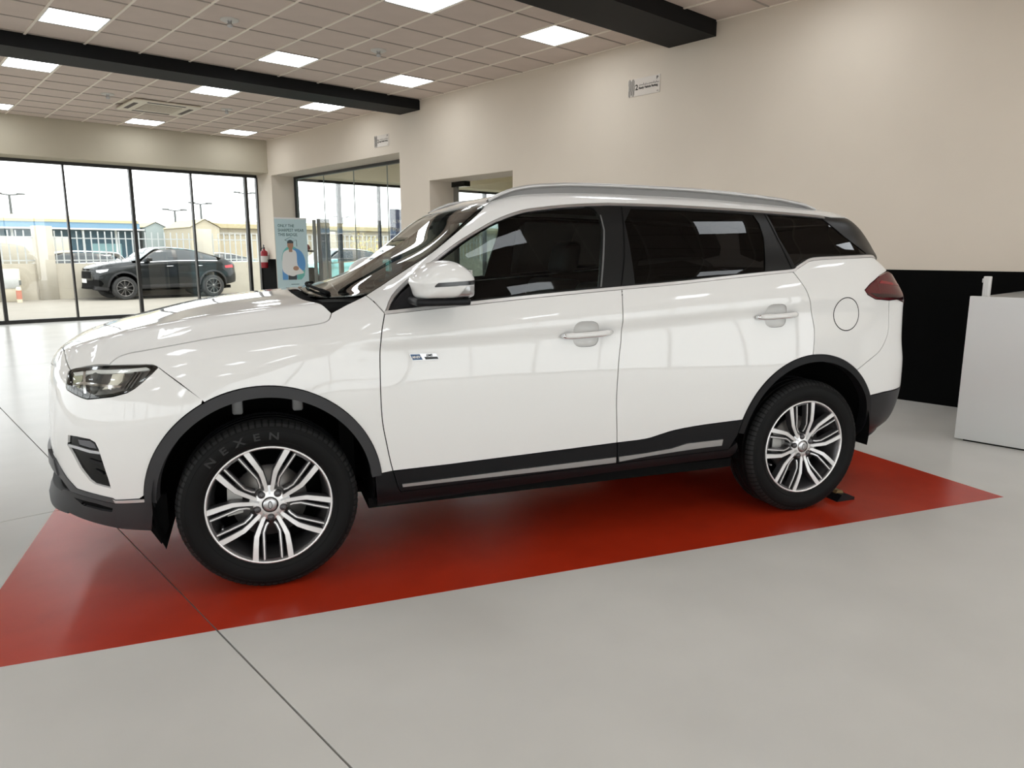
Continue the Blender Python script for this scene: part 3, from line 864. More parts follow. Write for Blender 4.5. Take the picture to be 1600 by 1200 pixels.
# cowl and wipers
COWL = [(0.14, 0.0), (0.15, 0.5), (0.24, 0.74), (0.285, 0.785), (0.40, 0.72), (0.36, 0.65), (0.27, 0.54), (0.235, 0.3), (0.225, 0.0)]
cow = Patch().add(SF, COWL + [(x, -s) for x, s in COWL[::-1][1:-1]], proj='top', off=-0.028, inset=0, flange=0).build('cowl', dark_m, suv)
for (pa) in ([(0.300, -0.53, -0.010), (0.262, -0.30, -.002), (0.245, 0.0, -.002)], [(0.250, 0.06, -0.004), (0.268, 0.32, -.002), (0.315, 0.54, -.004)]):
    path = [(x, y, float(SF.Z(x, y)) + 0.012 + dz) for x, y, dz in spline(pa, 6)]
    wp = MB().tube(path, [0.010] * 4 + [0.007] * (len(path) - 4), 6).build('wiper', dark_m, suv)
for sd in (-1, 1):
    MB().bevbox(0.225, 0.27, sd * 0.70 - 0.02, sd * 0.70 + 0.02, 1.085, 1.125, 0.012, 2).build('hood_hinge', white_m, suv)
# ----- windscreen
wb = spline([(0.208, 0.0), (0.218, 0.3), (0.250, 0.5), (0.286, 0.59), (0.360, 0.66), (0.433, 0.70)], 4)
wside = [(x, float(SF.S(x, z)) - 0.004) for x, z in PILLAR_OUT[1:]]
wtop = spline([(0.986, 0.645), (0.965, 0.50), (0.948, 0.25), (0.94, 0.0)], 4)
wp_half = wb + wside + wtop[1:]
wpoly = wp_half + [(x, -s) for x, s in wp_half[::-1][1:-1]]
scr_m = glass('windscreen_glass', (0.52, 0.55, 0.53), ior=1.5)
Patch().add(SF, wpoly, proj='top', off=-0.002, inset=0.002, flange=0).build('windscreen', scr_m, suv)
# black band round the windscreen
band_in = inset_poly(densify(wpoly, 0.03), 0.035)
Patch().add(SF, wpoly, [band_in], proj='top', off=-0.006, inset=0, flange=0).build('windscreen_surround', blackg_m, suv)
# ----- pillars and roof sides
frame_poly = PILLAR_OUT + ROOFEDGE + [(3.06, 1.545), (2.90, 1.540)] + DLO_TOP[::-1] + [PILL_SEAM[1]]
both_sides('side_frame', paint_m, suv, SF, frame_poly, grid=0.018)
# ----- roof
rf_half = [(0.94, 0.0), (0.948, 0.25), (0.965, 0.50), (0.986, 0.645), (1.03, ROOF_S)] + [(x, ROOF_S) for x in roofx[1:]] + [(3.13, 0.57), (3.20, 0.52), (3.235, 0.35), (3.245, 0.0)]
Patch().add(SF, rf_half + [(x, -s) for x, s in rf_half[::-1][1:-1]], proj='top', grid=0.03).build('roof', paint_m, suv)
# roof rails
rail_m = mat('rail_silver', (0.52, 0.51, 0.50), 0.35, metal=0.5)
for sd in (-1, 1):
    rx = np.array([1.02, 1.06, 1.14, 1.25, 1.40, 1.60, 1.85, 2.10, 2.40, 2.65, 2.80, 2.87])
    rz = np.array([.006, .018, .030, .038, .041, .042, .042, .042, .040, .034, .022, .004])
    rm = MB(); sec = 10; vv = []; ff = []
    xs_ = np.linspace(rx[0], rx[-1], 60); zz_ = np.interp(xs_, rx, rz)
    for i, (x, h_) in enumerate(zip(xs_, zz_)):
        s0 = 0.585 + (0.03 if x < 1.1 else 0.03) * 0
        zb = float(SF.Z(x, s0)) - 0.004
        for k in range(sec):
            t = 2 * math.pi * k / sec
            vv.append((x, sd * (s0 + 0.018 * math.cos(t)), zb + h_ + 0.010 * math.sin(t)))
    for i in range(len(xs_) - 1):
        for k in range(sec):
            ff.append([i * sec + k, i * sec + (k + 1) % sec, (i + 1) * sec + (k + 1) % sec, (i + 1) * sec + k])
    rm.add(vv, ff, True)
    rail = rm.build('roof_rail', rail_m, suv)
    MB().add(*(lambda V_: (V_, [[i, i + 1, i + 3, i + 2] for i in range(0, len(V_) - 3, 2)]))([p for x, h_ in zip(xs_, zz_) for p in ((x, sd * 0.585, float(SF.Z(x, .585)) - 0.004), (x, sd * 0.585, float(SF.Z(x, .585)) - 0.004 + h_))])).build('rail_foot', mat('rail_shadow', (0.22, 0.215, 0.21), 0.5), rail)  # foot strip in a darker silver than the rail

# ----- doors
fdoor = FD_FRONT[::-1] + FD_BELT[1:] + FD_REAR[1:] + FD_WBOT[::-1][1:-1]
rdoor = RD_BELT + RD_REAR[1:] + arc(AR[0], AR[1], 0.447, 93.2, 162.0)[0:] + RD_WBOT[::-1][1:] + FD_REAR[::-1][1:-1]
fclad = FD_WBOT + [(1.560, 0.376), (0.532, 0.350), (0.520, 0.37)]
rclad = RD_WBOT + arc(AR[0], AR[1], 0.447, 162.0, 172, 6)[1:] + [(2.19, 0.385), (1.562, 0.376)]
STRIP_F = [(0.536,0.388),(0.796,0.394),(1.157,0.402),(1.551,0.410),(1.554,0.382),(1.160,0.378),(0.797,0.376),(0.539,0.374)]
STRIP_R = [(1.566,0.410),(1.710,0.415),(1.850,0.425),(1.934,0.443),(2.140,0.446),(2.139,0.413),(2.013,0.411),(1.882,0.406),(1.713,0.397),(1.570,0.385)]
def cup_outline(xm, zm, k=1.0, n=28):
    out = []
    for i in range(n):
        c, s_ = math.cos(2 * math.pi * i / n), math.sin(2 * math.pi * i / n)
        out.append((xm + 0.062 * k * math.copysign(abs(c) ** .6, c), zm + 0.056 * k * math.copysign(abs(s_) ** .6, s_)))
    return out
def handle(sd, x0, z0, x1, z1, par):
    s0 = float(SF.S((x0 + x1) / 2, (z0 + z1) / 2))
    xm, zm = x0 + (x1 - x0) * 0.49, (z0 + z1) / 2
    # dished cup let into the door skin behind the grip
    V_ = []; F_ = []; n = 28
    for ring, (k, dep) in enumerate(((1.02, -0.004), (0.95, -0.010), (0.8, -0.020), (0.5, -0.028))):
        for q in cup_outline(xm, zm, k):
            V_.append((q[0], sd * (float(SF.S(q[0], q[1])) + dep), q[1]))
    for r_ in range(3):
        for i in range(n):
            F_.append([r_ * n + i, r_ * n + (i + 1) % n, (r_ + 1) * n + (i + 1) % n, (r_ + 1) * n + i])
    F_.append([3 * n + i for i in range(n)])
    MB().add(V_, F_, True).build('handle_cup', paint_m, par)
    path = []; rr = []
    for t in np.linspace(0, 1, 15):
        x = x0 + (x1 - x0) * t; z = z0 + (z1 - z0) * t
        bow = 0.030 * (1 - abs(2 * t - 1) ** 3) + 0.006
        path.append((x, sd * (float(SF.S(x, z)) + bow), z)); rr.append(0.0155 * min(1, 6 * min(t, 1 - t) + .45))
    h_ = MB().tube(path, rr, 10).build('door_handle', chrome_m, par)
    p2 = [(x, y + sd * 0.004, z + 0.001) for x, y, z in path[1:-1]]
    MB().tube(p2, [r_ * .86 for r_ in rr[1:-1]], 10).build('handle_cover', paint_m, par)
for sd in (-1, 1):
    d = Patch().add(SF, fdoor, [cup_outline(1.258 + 0.254 * 0.49, 0.999)], side=sd, flange=0.008).build('front_door', paint_m, suv)
    Patch().add(SF, fclad, side=sd, off=0.004, inset=0.002).build('door_cladding', sillclad_m, d)
    Patch().add(SF, STRIP_F, side=sd, off=0.010, inset=0, flange=0.008, grid=0.012).build('trim_strip', satin_m, d)
    handle(sd, 1.258, 0.994, 1.512, 1.004, d)
    d2 = Patch().add(SF, rdoor, [cup_outline(2.292 + 0.25 * 0.49, 1.0515)], side=sd, flange=0.008).build('rear_door', paint_m, suv)
    Patch().add(SF, rclad, side=sd, off=0.004, inset=0.002).build('door_cladding', sillclad_m, d2)
    Patch().add(SF, STRIP_R, side=sd, off=0.010, inset=0, flange=0.008, grid=0.012).build('trim_strip', satin_m, d2)
    handle(sd, 2.292, 1.047, 2.542, 1.056, d2)
    # badge on the front door
    bz = 0.932; s0 = float(SF.S(0.64, bz))
    bd = Patch().add(SF, [(0.578, 0.947), (0.692, 0.944), (0.704, 0.919), (0.590, 0.919)], side=sd, off=0.004, inset=0, flange=0.003, grid=0.02).build('door_badge', satin_m, d)
    Patch().add(SF, [(0.582, 0.945), (0.622, 0.944), (0.634, 0.921), (0.592, 0.921)], side=sd, off=0.0048, inset=0, flange=0, grid=0.02).build('badge_field', mat('badge_blue', (0.01, 0.06, 0.16), 0.3), bd)
    Patch().add(SF, [(0.640, 0.932), (0.696, 0.931), (0.701, 0.921), (0.646, 0.921)], side=sd, off=0.0048, inset=0, flange=0, grid=0.02).build('badge_field', blackg_m, bd)
    if sd == -1:
        text_mesh('MHEV', 0.0135, 0.0004, white_m, bd, 'badge_lettering', (0.5905, -(s0 + 0.0056), 0.928), (math.pi / 2, 0, 0), xs=0.95, bold=0.0004)
        text_mesh('EMS', 0.0135, 0.0004, blackg_m, bd, 'badge_lettering', (0.650, -(s0 + 0.0056), 0.9335), (math.pi / 2, 0, 0), xs=1.1, bold=0.0004)
# sills
SILL = [(0.422, 0.453), (0.498, 0.449), (0.520, 0.368), (0.532, 0.347), (1.562, 0.373), (2.19, 0.383), (2.235, 0.42), (2.26, 0.365), (2.224, 0.333), (1.566, 0.325), (0.749, 0.293), (0.437, 0.283), (0.427, 0.372)]
both_sides('sill', sillclad_m, suv, SF, SILL, inset=0.001, flange=0.12)

# ----- quarter panels, rear bumper, tail lamps
quarter = RD_REAR[::-1] + Q_BELT[1:] + [(3.17, 1.29), (3.212, 1.262)] + TAIL[0:3][::-1] + TAIL[9:][::-1] + RB_SEAM[1:] + arc(AR[0], AR[1], 0.447, 51.8, 93)[1:]
quarter = RD_REAR[::-1] + Q_BELT[1:] + [(3.17, 1.29), (3.209, 1.262)] + [TAIL[2], TAIL[1], TAIL[0], TAIL[11], TAIL[10]] + RB_SEAM + arc(AR[0], AR[1], 0.447, 51.8, 93)[1:-1]
both_sides('quarter_panel', paint_m, suv, SF, quarter)
rbump = Patch()
rb_side = RB_SEAM + arc(AR[0], AR[1], 0.447, 51.8, 27.2)[1:] + [(3.19, 0.612), (3.40, 0.608), (3.53, 0.62), (3.53, 1.05), (3.475, 1.083), (3.400, 1.083), (3.278, 1.108)]
for sd in (-1, 1): rbump.add(SF, rb_side, side=sd)
rbump.add(SF, [(-0.62, 0.615), (0.62, 0.615), (0.62, 0.86), (-0.62, 0.86)], proj='rear', inset=0)
rbump.build('rear_bumper', paint_m, suv)
rlow = Patch()
RLOW = arc(AR[0], AR[1], 0.447, 26.8, -8) + [(3.152, 0.318), (3.36, 0.345), (3.45, 0.375), (3.53, 0.43), (3.53, 0.616), (3.40, 0.604), (3.19, 0.608)]
for sd in (-1, 1): rlow.add(SF, RLOW, side=sd, inset=0.001, flange=0.03)
rlow.add(SF, [(-0.62, 0.40), (0.62, 0.40), (0.62, 0.612), (-0.62, 0.612)], proj='rear', inset=0, flange=0.03)
rlow.build('rear_valance', mat('rear_black', (0.010, 0.009, 0.011), 0.4, spec=0.25), suv)
tail_m = mat('tail_red', (0.085, 0.002, 0.006), 0.12)
for sd in (-1, 1):
    tl = Patch().add(SF, TAIL, side=sd, off=0.006, inset=0.001, flange=0.02, grid=0.014).build('tail_lamp', tail_m, suv)
    Patch().add(SF, [(3.02, 1.150), (3.08, 1.127), (3.20, 1.118), (3.38, 1.098), (3.45, 1.115), (3.20, 1.140)], side=sd, off=0.0075, inset=0, flange=0, grid=0.014).build('lamp_lower', mat('tail_dark', (0.02, 0.002, 0.003), 0.1), tl)
    Patch().add(SF, [(3.10, 1.20), (3.36, 1.175), (3.44, 1.150), (3.36, 1.185), (3.12, 1.213)], side=sd, off=0.0075, inset=0, flange=0, grid=0.014).build('lamp_streak', mat('tail_bright', (0.20, 0.006, 0.012), 0.1), tl)
# tailgate and rear glass
tg = Patch().add(SF, [(-0.60, 0.86), (0.60, 0.86), (0.60, 1.16), (0.50, 1.24), (-0.50, 1.24), (-0.60, 1.16)], proj='rear', inset=0.002).build('tailgate', paint_m, suv)
rg_half = [(3.25, 0.0), (3.24, 0.35), (3.205, 0.52), (3.30, 0.60), (3.40, 0.50), (3.42, 0.0)]
Patch().add(SF, rg_half + [(x, -s) for x, s in rg_half[::-1][1:-1]], proj='top', off=-0.003, flange=0).build('rear_screen', blackg_m, suv)
# fuel flap: raised ring groove on the near side
for sd in (-1,):
    fx, fz, fr_ = 2.862, 1.046, 0.086
    V_ = []; n = 64
    for r_ in (fr_ - 0.0025, fr_ + 0.0025):
        for i in range(n):
            a_ = 2 * math.pi * i / n
            x = fx + r_ * math.cos(a_); z = fz + r_ * math.sin(a_) * 0.98
            V_.append((x, sd * (float(SF.S(x, z)) + 0.0007), z))
    flap = Patch().add(SF, [(fx + (fr_ - .002) * math.cos(2 * math.pi * i / n), fz + .98 * (fr_ - .002) * math.sin(2 * math.pi * i / n)) for i in range(n)], side=sd, off=0.0005, inset=0, flange=0).build('fuel_flap', paint_m, suv)
    MB().add(V_, [[i, (i + 1) % n, n + (i + 1) % n, n + i] for i in range(n)]).build('flap_gap', joint_m, flap)

# ----- windows
DLO_BELT = FD_BELT + RD_BELT[1:] + Q_BELT[1:-1]
dlo = DLO_TOP + [(2.90, 1.540), (3.06, 1.540), (3.13, 1.478), (3.19, 1.40), (3.205, 1.345), (3.122, 1.317)] + DLO_BELT[::-1][:-1]
FG = spline([(0.520,1.130),(0.545,1.177),(0.618,1.249),(0.710,1.309),(0.829,1.388),(0.947,1.457),(1.033,1.496),(1.119,1.525),(1.206,1.543),(1.375,1.563),(1.470,1.566),(1.508,1.540),(1.512,1.459),(1.482,1.332),(1.454,1.206)], 3) + [(1.142, 1.184), (0.838, 1.158), (0.657, 1.142)]
RG = [(1.690,1.561),(1.913,1.560),(2.130,1.555),(2.287,1.550),(2.385,1.544),(2.401,1.500),(2.401,1.429),(2.361,1.268),(2.150,1.254),(1.935,1.237),(1.729,1.222),(1.640,1.217),(1.640,1.50)]
QG = [(2.471,1.547),(2.655,1.541),(2.827,1.532),(2.932,1.442),(3.051,1.352),(2.850,1.345),(2.672,1.338),(2.606,1.322),(2.545,1.292),(2.494,1.429)]
fglass_m = glass('front_door_glass', (0.38, 0.43, 0.42), ior=1.28)
rglass_m = glass('privacy_glass', (0.02, 0.02, 0.021), ior=1.26)
for sd in (-1, 1):
    su = Patch().add(SF, dlo, [FG, RG, QG], side=sd, off=-0.005, inset=0, flange=0.015).build('window_surround', mat('pillar_black', (0.005, 0.005, 0.005), 0.35, spec=0.22), suv)
    Patch().add(SF, FG, side=sd, off=-0.009, inset=-0.004, flange=0).build('front_window', fglass_m, suv)
    Patch().add(SF, RG, side=sd, off=-0.009, inset=-0.004, flange=0).build('rear_window', rglass_m, suv)
    Patch().add(SF, QG, side=sd, off=-0.009, inset=-0.004, flange=0).build('quarter_window', rglass_m, suv)
    lo = densify(DLO_BELT + [DLO_BELT[-1]], 0.02)[:-1] if False else spline(DLO_BELT, 3)
    hi = [(x, z + 0.013) for x, z in lo]
    ribbon(SF, lo, hi, sd, 0.002).build('belt_chrome', bright_m, suv)
    lo2 = [(x + 0.006 * (1 if x < 1.0 else 0), z - (0.006 if x < 1 else 0.011)) for x, z in DLO_TOP]
    ribbon(SF, lo2, DLO_TOP, sd, -0.001, grid=0.01).build('window_chrome', satin_m, suv)
    # door split on the black pillars
    ribbon(SF, [(1.566, 1.212), (1.600, 1.34), (1.640, 1.57)], [(1.572, 1.212), (1.606, 1.34), (1.646, 1.57)], sd, -0.0035, flange=0, grid=0.02).build('pillar_gap', dark_m, su)
    ribbon(SF, [(2.520, 1.272), (2.478, 1.43), (2.452, 1.55)], [(2.525, 1.272), (2.483, 1.43), (2.457, 1.55)], sd, -0.0035, flange=0, grid=0.02).build('pillar_gap', dark_m, su)
    ribbon(SF, [(1.462, 1.206), (1.490, 1.332), (1.519, 1.459), (1.518, 1.53)], [(1.470, 1.206), (1.499, 1.332), (1.527, 1.459), (1.524, 1.53)], sd, -0.0025, flange=0, grid=0.02).build('window_seal', mat('seal_grey', (0.10, 0.10, 0.10), 0.5), su)

# ----- headlamps
lens_m = glass('lamp_lens', (0.93, 0.94, 0.93), ior=1.5)
for sd in (-1, 1):
    hl = Patch().add(SF, HEAD, side=sd, off=-0.030, inset=-0.002, flange=0, grid=0.012).build('headlamp', mat('lamp_housing', (0.14, 0.135, 0.13), 0.2, metal=0.6), suv)
    Patch().add(SF, HEAD, side=sd, off=-0.001, inset=0.002, flange=0, grid=0.012).build('lens', lens_m, hl)
    rim_o = HEAD; rim_i = [(-0.697,0.902),(-0.617,0.919),(-0.543,0.927),(-0.485,0.930),(-0.415,0.934),(-0.395,0.925),(-0.42,0.895),(-0.45,0.87),(-0.485,0.853),(-0.532,0.840),(-0.587,0.832),(-0.626,0.827),(-0.645,0.829),(-0.675,0.839),(-0.697,0.853),(-0.700,0.878)]
    Patch().add(SF, rim_o, [rim_i], side=sd, off=-0.003, inset=0.0015, flange=0, grid=0.01).build('lamp_rim', blackg_m, hl)
    Patch().add(SF, [(-0.692,0.900),(-0.60,0.918),(-0.485,0.924),(-0.400,0.933),(-0.402,0.922),(-0.480,0.912),(-0.60,0.906),(-0.682,0.890)], side=sd, off=-0.016, inset=0, flange=0.012, grid=0.01).build('daylight_bar', mat('lamp_white', (0.80, 0.80, 0.78), 0.2), hl)
    Patch().add(SF, [(-0.648,0.912),(-0.638,0.912),(-0.634,0.832),(-0.644,0.832)], side=sd, off=-0.012, inset=0, flange=0.02, grid=0.01).build('reflector_blade', chrome_m, hl)
    Patch().add(SF, [(-0.695,0.860),(-0.648,0.874),(-0.500,0.866),(-0.508,0.858),(-0.645,0.864),(-0.69,0.852)], side=sd, off=-0.012, inset=0, flange=0.02, grid=0.01).build('reflector_blade', chrome_m, hl)
    Patch().add(SF, [(-0.535,0.905),(-0.492,0.910),(-0.500,0.880),(-0.530,0.855),(-0.575,0.848),(-0.545,0.875)], side=sd, off=-0.022, inset=0, flange=0.01, grid=0.01).build('reflector_bowl', mat('lamp_cream', (0.75, 0.72, 0.62), 0.25, metal=.6), hl)
    Patch().add(SF, [(-0.690,0.890),(-0.652,0.905),(-0.652,0.880),(-0.668,0.845),(-0.690,0.858)], side=sd, off=-0.024, inset=0, flange=0.01, grid=0.01).build('indicator', mat('lamp_amber', (0.42, 0.42, 0.30), 0.25), hl)
    for (cx_, cz_) in ((-0.595, 0.888), (-0.60, 0.846)):
        s0 = float(SF.S(cx_, cz_))
        MB().lathe([(0.001, 0.0), (0.017, 0.004), (0.021, 0.012), (0.021, 0.03)], 20, center=(cx_, sd * (s0 - 0.020), cz_), axis=1).build('projector', mat('projector_glass', (0.10, 0.10, 0.10), 0.05), hl)
    for q in range(3):
        a0 = -0.455 + q * 0.012
        Patch().add(SF, [(a0, 0.915), (a0 + 0.006, 0.916), (a0 - 0.040, 0.852), (a0 - 0.047, 0.852)], side=sd, off=-0.016, inset=0, flange=0.008, grid=0.01).build('lamp_rib', mat('lamp_rib', (0.12, 0.12, 0.12), 0.2, metal=.8), hl)

# ----- arch trims, liners, underbody
for sd in (-1, 1):
    ar = arc(AF[0], AF[1], 0.455, 178.4, 5.5, 60); ai = arc(AF[0] + 0.002, AF[1] - 0.002, 0.412, 5.5, 178.4, 60)
    Patch().add(SF, ar + ai, side=sd, off=0.008, inset=0.001, flange=0.05, grid=0.014).build('arch_trim', clad_m, suv)
    ar = arc(AR[0], AR[1], 0.447, 171, -6, 60); ai = arc(AR[0], AR[1] - 0.002, 0.412, -6, 171, 60)
    Patch().add(SF, ar + ai, side=sd, off=0.006, inset=0.001, flange=0.05, grid=0.014).build('arch_trim', sillclad_m, suv)
    for (cx_, cz_) in (AF, AR):
        r_ = 0.425; n = 40; V_ = []; F_ = []
        for i in range(n + 1):
            a_ = math.radians(-10 + (214 if cx_ < 1 else 200) * i / n)
            for s_ in (0.50, 0.875):
                V_.append((cx_ + r_ * math.cos(a_), sd * s_, cz_ + r_ * math.sin(a_)))
        for i in range(n): F_.append([2 * i, 2 * i + 1, 2 * i + 3, 2 * i + 2])
        V_.append((cx_, sd * 0.50, cz_)); c_ = len(V_) - 1
        for i in range(n): F_.append([2 * i, 2 * i + 2, c_])
        MB().add(V_, F_, True).build('wheel_liner', dark_m, suv)
    # inner skin behind the panels
    skin = [(-0.60, 0.30)] + [(-0.44, 0.30)] + arc(AF[0], AF[1], 0.43, 192, -12, 40) + [(0.45, 0.30), (2.22, 0.34)] + arc(AR[0], AR[1], 0.425, 190, -8, 40) + [(3.12, 0.36), (3.40, 0.40), (3.45, 1.08), (3.20, 1.24), (2.95, 1.30), (2.52, 1.255), (1.568, 1.185), (0.49, 1.10), (0.28, 1.09), (-0.11, 1.02), (-0.42, 0.965), (-0.56, 0.92), (-0.70, 0.88), (-0.72, 0.50)]
    Patch().add(SF, skin, side=sd, off=-0.045, inset=0, flange=0, grid=0.06).build('inner_skin', dark_m, suv)
MB().box(-0.50, 3.30, -0.50, 0.50, 0.245, 0.30).box(0.40, 2.25, -0.82, 0.82, 0.275, 0.32).build('underbody', dark_m, suv)
MB().box(0.30, 0.36, -0.72, 0.72, 0.30, 1.08).build('bulkhead', dark_m, suv)
# ----- cabin
trim_m = mat('cabin_trim', (0.018, 0.017, 0.016), 0.6); seat_m = mat('seat_leather', (0.022, 0.019, 0.017), 0.5)
dsh = Patch().add(SF, [(0.33, -0.60), (0.33, 0.60), (0.62, 0.68), (0.70, 0.60), (0.70, -0.60), (0.62, -0.68)], proj='top', off=0.0, inset=0, flange=0, off_fn=lambda u, v: 1.085 + 0.0 * u - SF.Z(u, v) - np.clip((u - .6) * 1.0, 0, 1)).build('dashboard', trim_m, suv)
MB().bevbox(0.58, 0.74, -0.72, 0.72, 0.72, 1.06, 0.04, 3).build('dash_front', trim_m, suv)
for sy in (-0.37, 0.37):
    st_ = MB().bevbox(1.12, 1.66, sy - 0.25, sy + 0.25, 0.50, 0.66, 0.05, 3).build('front_seat', seat_m, suv)
    m_ = MB()
    for z0, z1, xo, hw, th in ((0.62, 1.20, 1.62, 0.24, 0.09), (1.23, 1.42, 1.80, 0.13, 0.055)):
        m_ = MB(); m_.bevbox(-th, th, sy - hw, sy + hw, 0, z1 - z0, 0.04, 3)
        m_.v = [(x + xo + (z) * 0.24, y, z + z0) for x, y, z in m_.v]
        m_.build('seat_back' if z0 < 1 else 'headrest', seat_m, st_)
rs = MB().bevbox(2.05, 2.55, -0.62, 0.62, 0.52, 0.68, 0.05, 3).build('rear_bench', seat_m, suv)
m_ = MB(); m_.bevbox(-0.08, 0.08, -0.62, 0.62, 0, 0.56, 0.05, 3); m_.v = [(x + 2.55 + z * 0.25, y, z + 0.64) for x, y, z in m_.v]; m_.build('bench_back', seat_m, rs)
# steering wheel
V_ = MB(); pth = []
for i in range(33):
    a_ = 2 * math.pi * i / 32
    pth.append((0.86 + 0.18 * math.sin(a_) * 0.42, -0.37 + 0.18 * math.cos(a_), 1.04 + 0.18 * math.sin(a_) * 0.9))
sw = V_.tube(pth, 0.014, 8, False).build('steering_wheel', trim_m, suv)
MB().bevbox(0.84, 0.89, -0.44, -0.30, 0.99, 1.09, 0.02, 2).build('wheel_boss', trim_m, sw)
# headliner
hl_half = [(1.02, 0.0), (1.05, 0.60), (3.0, 0.60), (3.05, 0.0)]
Patch().add(SF, hl_half + [(x, -s) for x, s in hl_half[::-1][1:-1]], proj='top', off=-0.03, inset=0, flange=0, grid=0.08).build('headliner', mat('headliner', (0.05, 0.045, 0.04), 0.9), suv)
MB().bevbox(0.93, 0.965, -0.13, 0.13, 1.45, 1.52, 0.012, 2).build('inner_mirror', trim_m, suv)

# ----- door mirrors
def mirror(sd):
    # shell built from super-elliptic sections marching outward from the door
    nU, nV = 30, 18
    prof = [(0.576,1.242),(0.582,1.262),(0.600,1.284),(0.628,1.306),(0.662,1.321),(0.702,1.328),(0.742,1.322),(0.778,1.302),(0.802,1.280),(0.816,1.256),(0.814,1.215),(0.806,1.184),(0.730,1.179),(0.650,1.178),(0.602,1.181),(0.588,1.212)]
    P = np.array(spline(prof + [prof[0]], 4)[:-1]); c0 = np.array([0.700, 1.245])
    V_ = []; F_ = []; n = len(P)
    levels = [(0.905, 0.86), (0.915, 0.94), (0.94, 0.985), (0.98, 1.0), (1.02, 0.985), (1.05, 0.94), (1.072, 0.84), (1.086, 0.68), (1.094, 0.45), (1.097, 0.2)]
    for (s_, k) in levels:
        for p in P:
            q = c0 + (p - c0) * k
            x_shift = (s_ - 0.98) * 0.10
            V_.append((q[0] + x_shift, sd * s_, q[1]))
    for l in range(len(levels) - 1):
        for i in range(n): F_.append([l * n + i, l * n + (i + 1) % n, (l + 1) * n + (i + 1) % n, (l + 1) * n + i])
    F_.append([i for i in range(n)]); F_.append([(len(levels) - 1) * n + i for i in range(n)])
    m = MB().add(V_, F_, True).build('door_mirror', paint_m, suv)
    def shell_patch(x0, z_fn0, z_fn1, x1, name, mm, push=1.012, cnt=24):
        """a strip hugging the shell between two height curves"""
        bm = bmesh.new(); bm.from_mesh(m.data)
        from mathutils.bvhtree import BVHTree
        tree = BVHTree.FromBMesh(bm); bm.free()
        VV = []; FF = []; nz = 6
        for i in range(cnt + 1):
            x = x0 + (x1 - x0) * i / cnt
            for j in range(nz + 1):
                z = z_fn0(x) + (z_fn1(x) - z_fn0(x)) * j / nz
                h = tree.ray_cast(Vector((x, sd * 1.4, z)), Vector((0, -sd, 0)))
                if h[0] is None: h = tree.find_nearest(Vector((x, sd * 1.02, z)))
                p = h[0] + (h[1] if h[1].y * sd > 0 else -h[1]) * 0.0022
                VV.append(p[:])
        for i in range(cnt):
            for j in range(nz):
                a_ = i * (nz + 1) + j
                FF.append([a_, a_ + 1, a_ + nz + 2, a_ + nz + 1])
        return MB().add(VV, FF, True).build(name, mm, m)
    shell_patch(0.645, lambda x: 1.2275 + (x - .645) * .05, lambda x: 1.2275 + (x - .645) * .05 + min(0.016, max(0.001, (x - .640) * 1.0)), 0.812, 'turn_signal', mat('signal_smoke', (0.03, 0.03, 0.032), 0.12))
    shell_patch(0.735, lambda x: 1.183, lambda x: 1.186 + min(0.044, max(0.0, (x - 0.735) * 1.25)), 0.808, 'lower_shell', satin_m)
    # stalk and base
    st = MB(); st.bevbox(0.578, 0.800, 0.885, 1.06, 1.152, 1.182, 0.010, 2)
    st.v = [(x, sd * y, z + (x - .578) * 0.0) for x, y, z in st.v]
    st.build('mirror_foot', sillclad_m, m)
    Patch().add(SF, [(0.505, 1.128), (0.56, 1.19), (0.63, 1.245), (0.66, 1.16), (0.655, 1.142)], side=sd, off=0.001, inset=0, flange=0.01, grid=0.02).build('mirror_sail', sillclad_m, m)
    g = MB(); g.bevbox(0.0, 0.004, -0.085, 0.085, -0.055, 0.055, 0.0015, 1)
    g.v = [(x + 0.803, sd * 0.985 + y * .8, z * .8 + 1.246) for x, y, z in g.v]
    g.build('mirror_glass', chrome_m, m)
for sd in (-1, 1): mirror(sd)
# ---------------------------------------------------------------- wheels
RR = 0.246
mach_m = mat('machined_alloy', (0.80, 0.79, 0.785), 0.42, metal=0.85)
gun_m = mat('gunmetal', (0.085, 0.082, 0.085), 0.35, metal=0.5)
lug_m = mat('tread_rubber', (0.014, 0.014, 0.014), 0.6, spec=0.25)
iron_m = mat('brake_iron', (0.22, 0.21, 0.20), 0.45, metal=0.9)
def strip(path, widths, ytop, thick, cham=0.0):
    """flat bar along path (x,z) with top height ytop per point; returns verts, faces"""
    P = [np.array(p, float) for p in path]; V_ = []; F_ = []
    for i, p in enumerate(P):
        d = P[min(i + 1, len(P) - 1)] - P[max(i - 1, 0)]
        d /= np.hypot(*d); n = np.array([-d[1], d[0]])
        w_ = widths[i] / 2
        a, b = p + n * w_, p - n * w_
        V_ += [(a[0], ytop[i], a[1]), (b[0], ytop[i], b[1]), (b[0], ytop[i] + thick, b[1]), (a[0], ytop[i] + thick, a[1])]
    for i in range(len(P) - 1):
        for k in range(4):
            F_.append([4 * i + k, 4 * i + (k + 1) % 4, 4 * i + 4 + (k + 1) % 4, 4 * i + 4 + k])
    F_.append([0, 1, 2, 3]); m = 4 * (len(P) - 1); F_.append([m + 3, m + 2, m + 1, m])
    return V_, F_
def rot2(p, a):
    return (p[0] * math.cos(a) - p[1] * math.sin(a), p[0] * math.sin(a) + p[1] * math.cos(a))

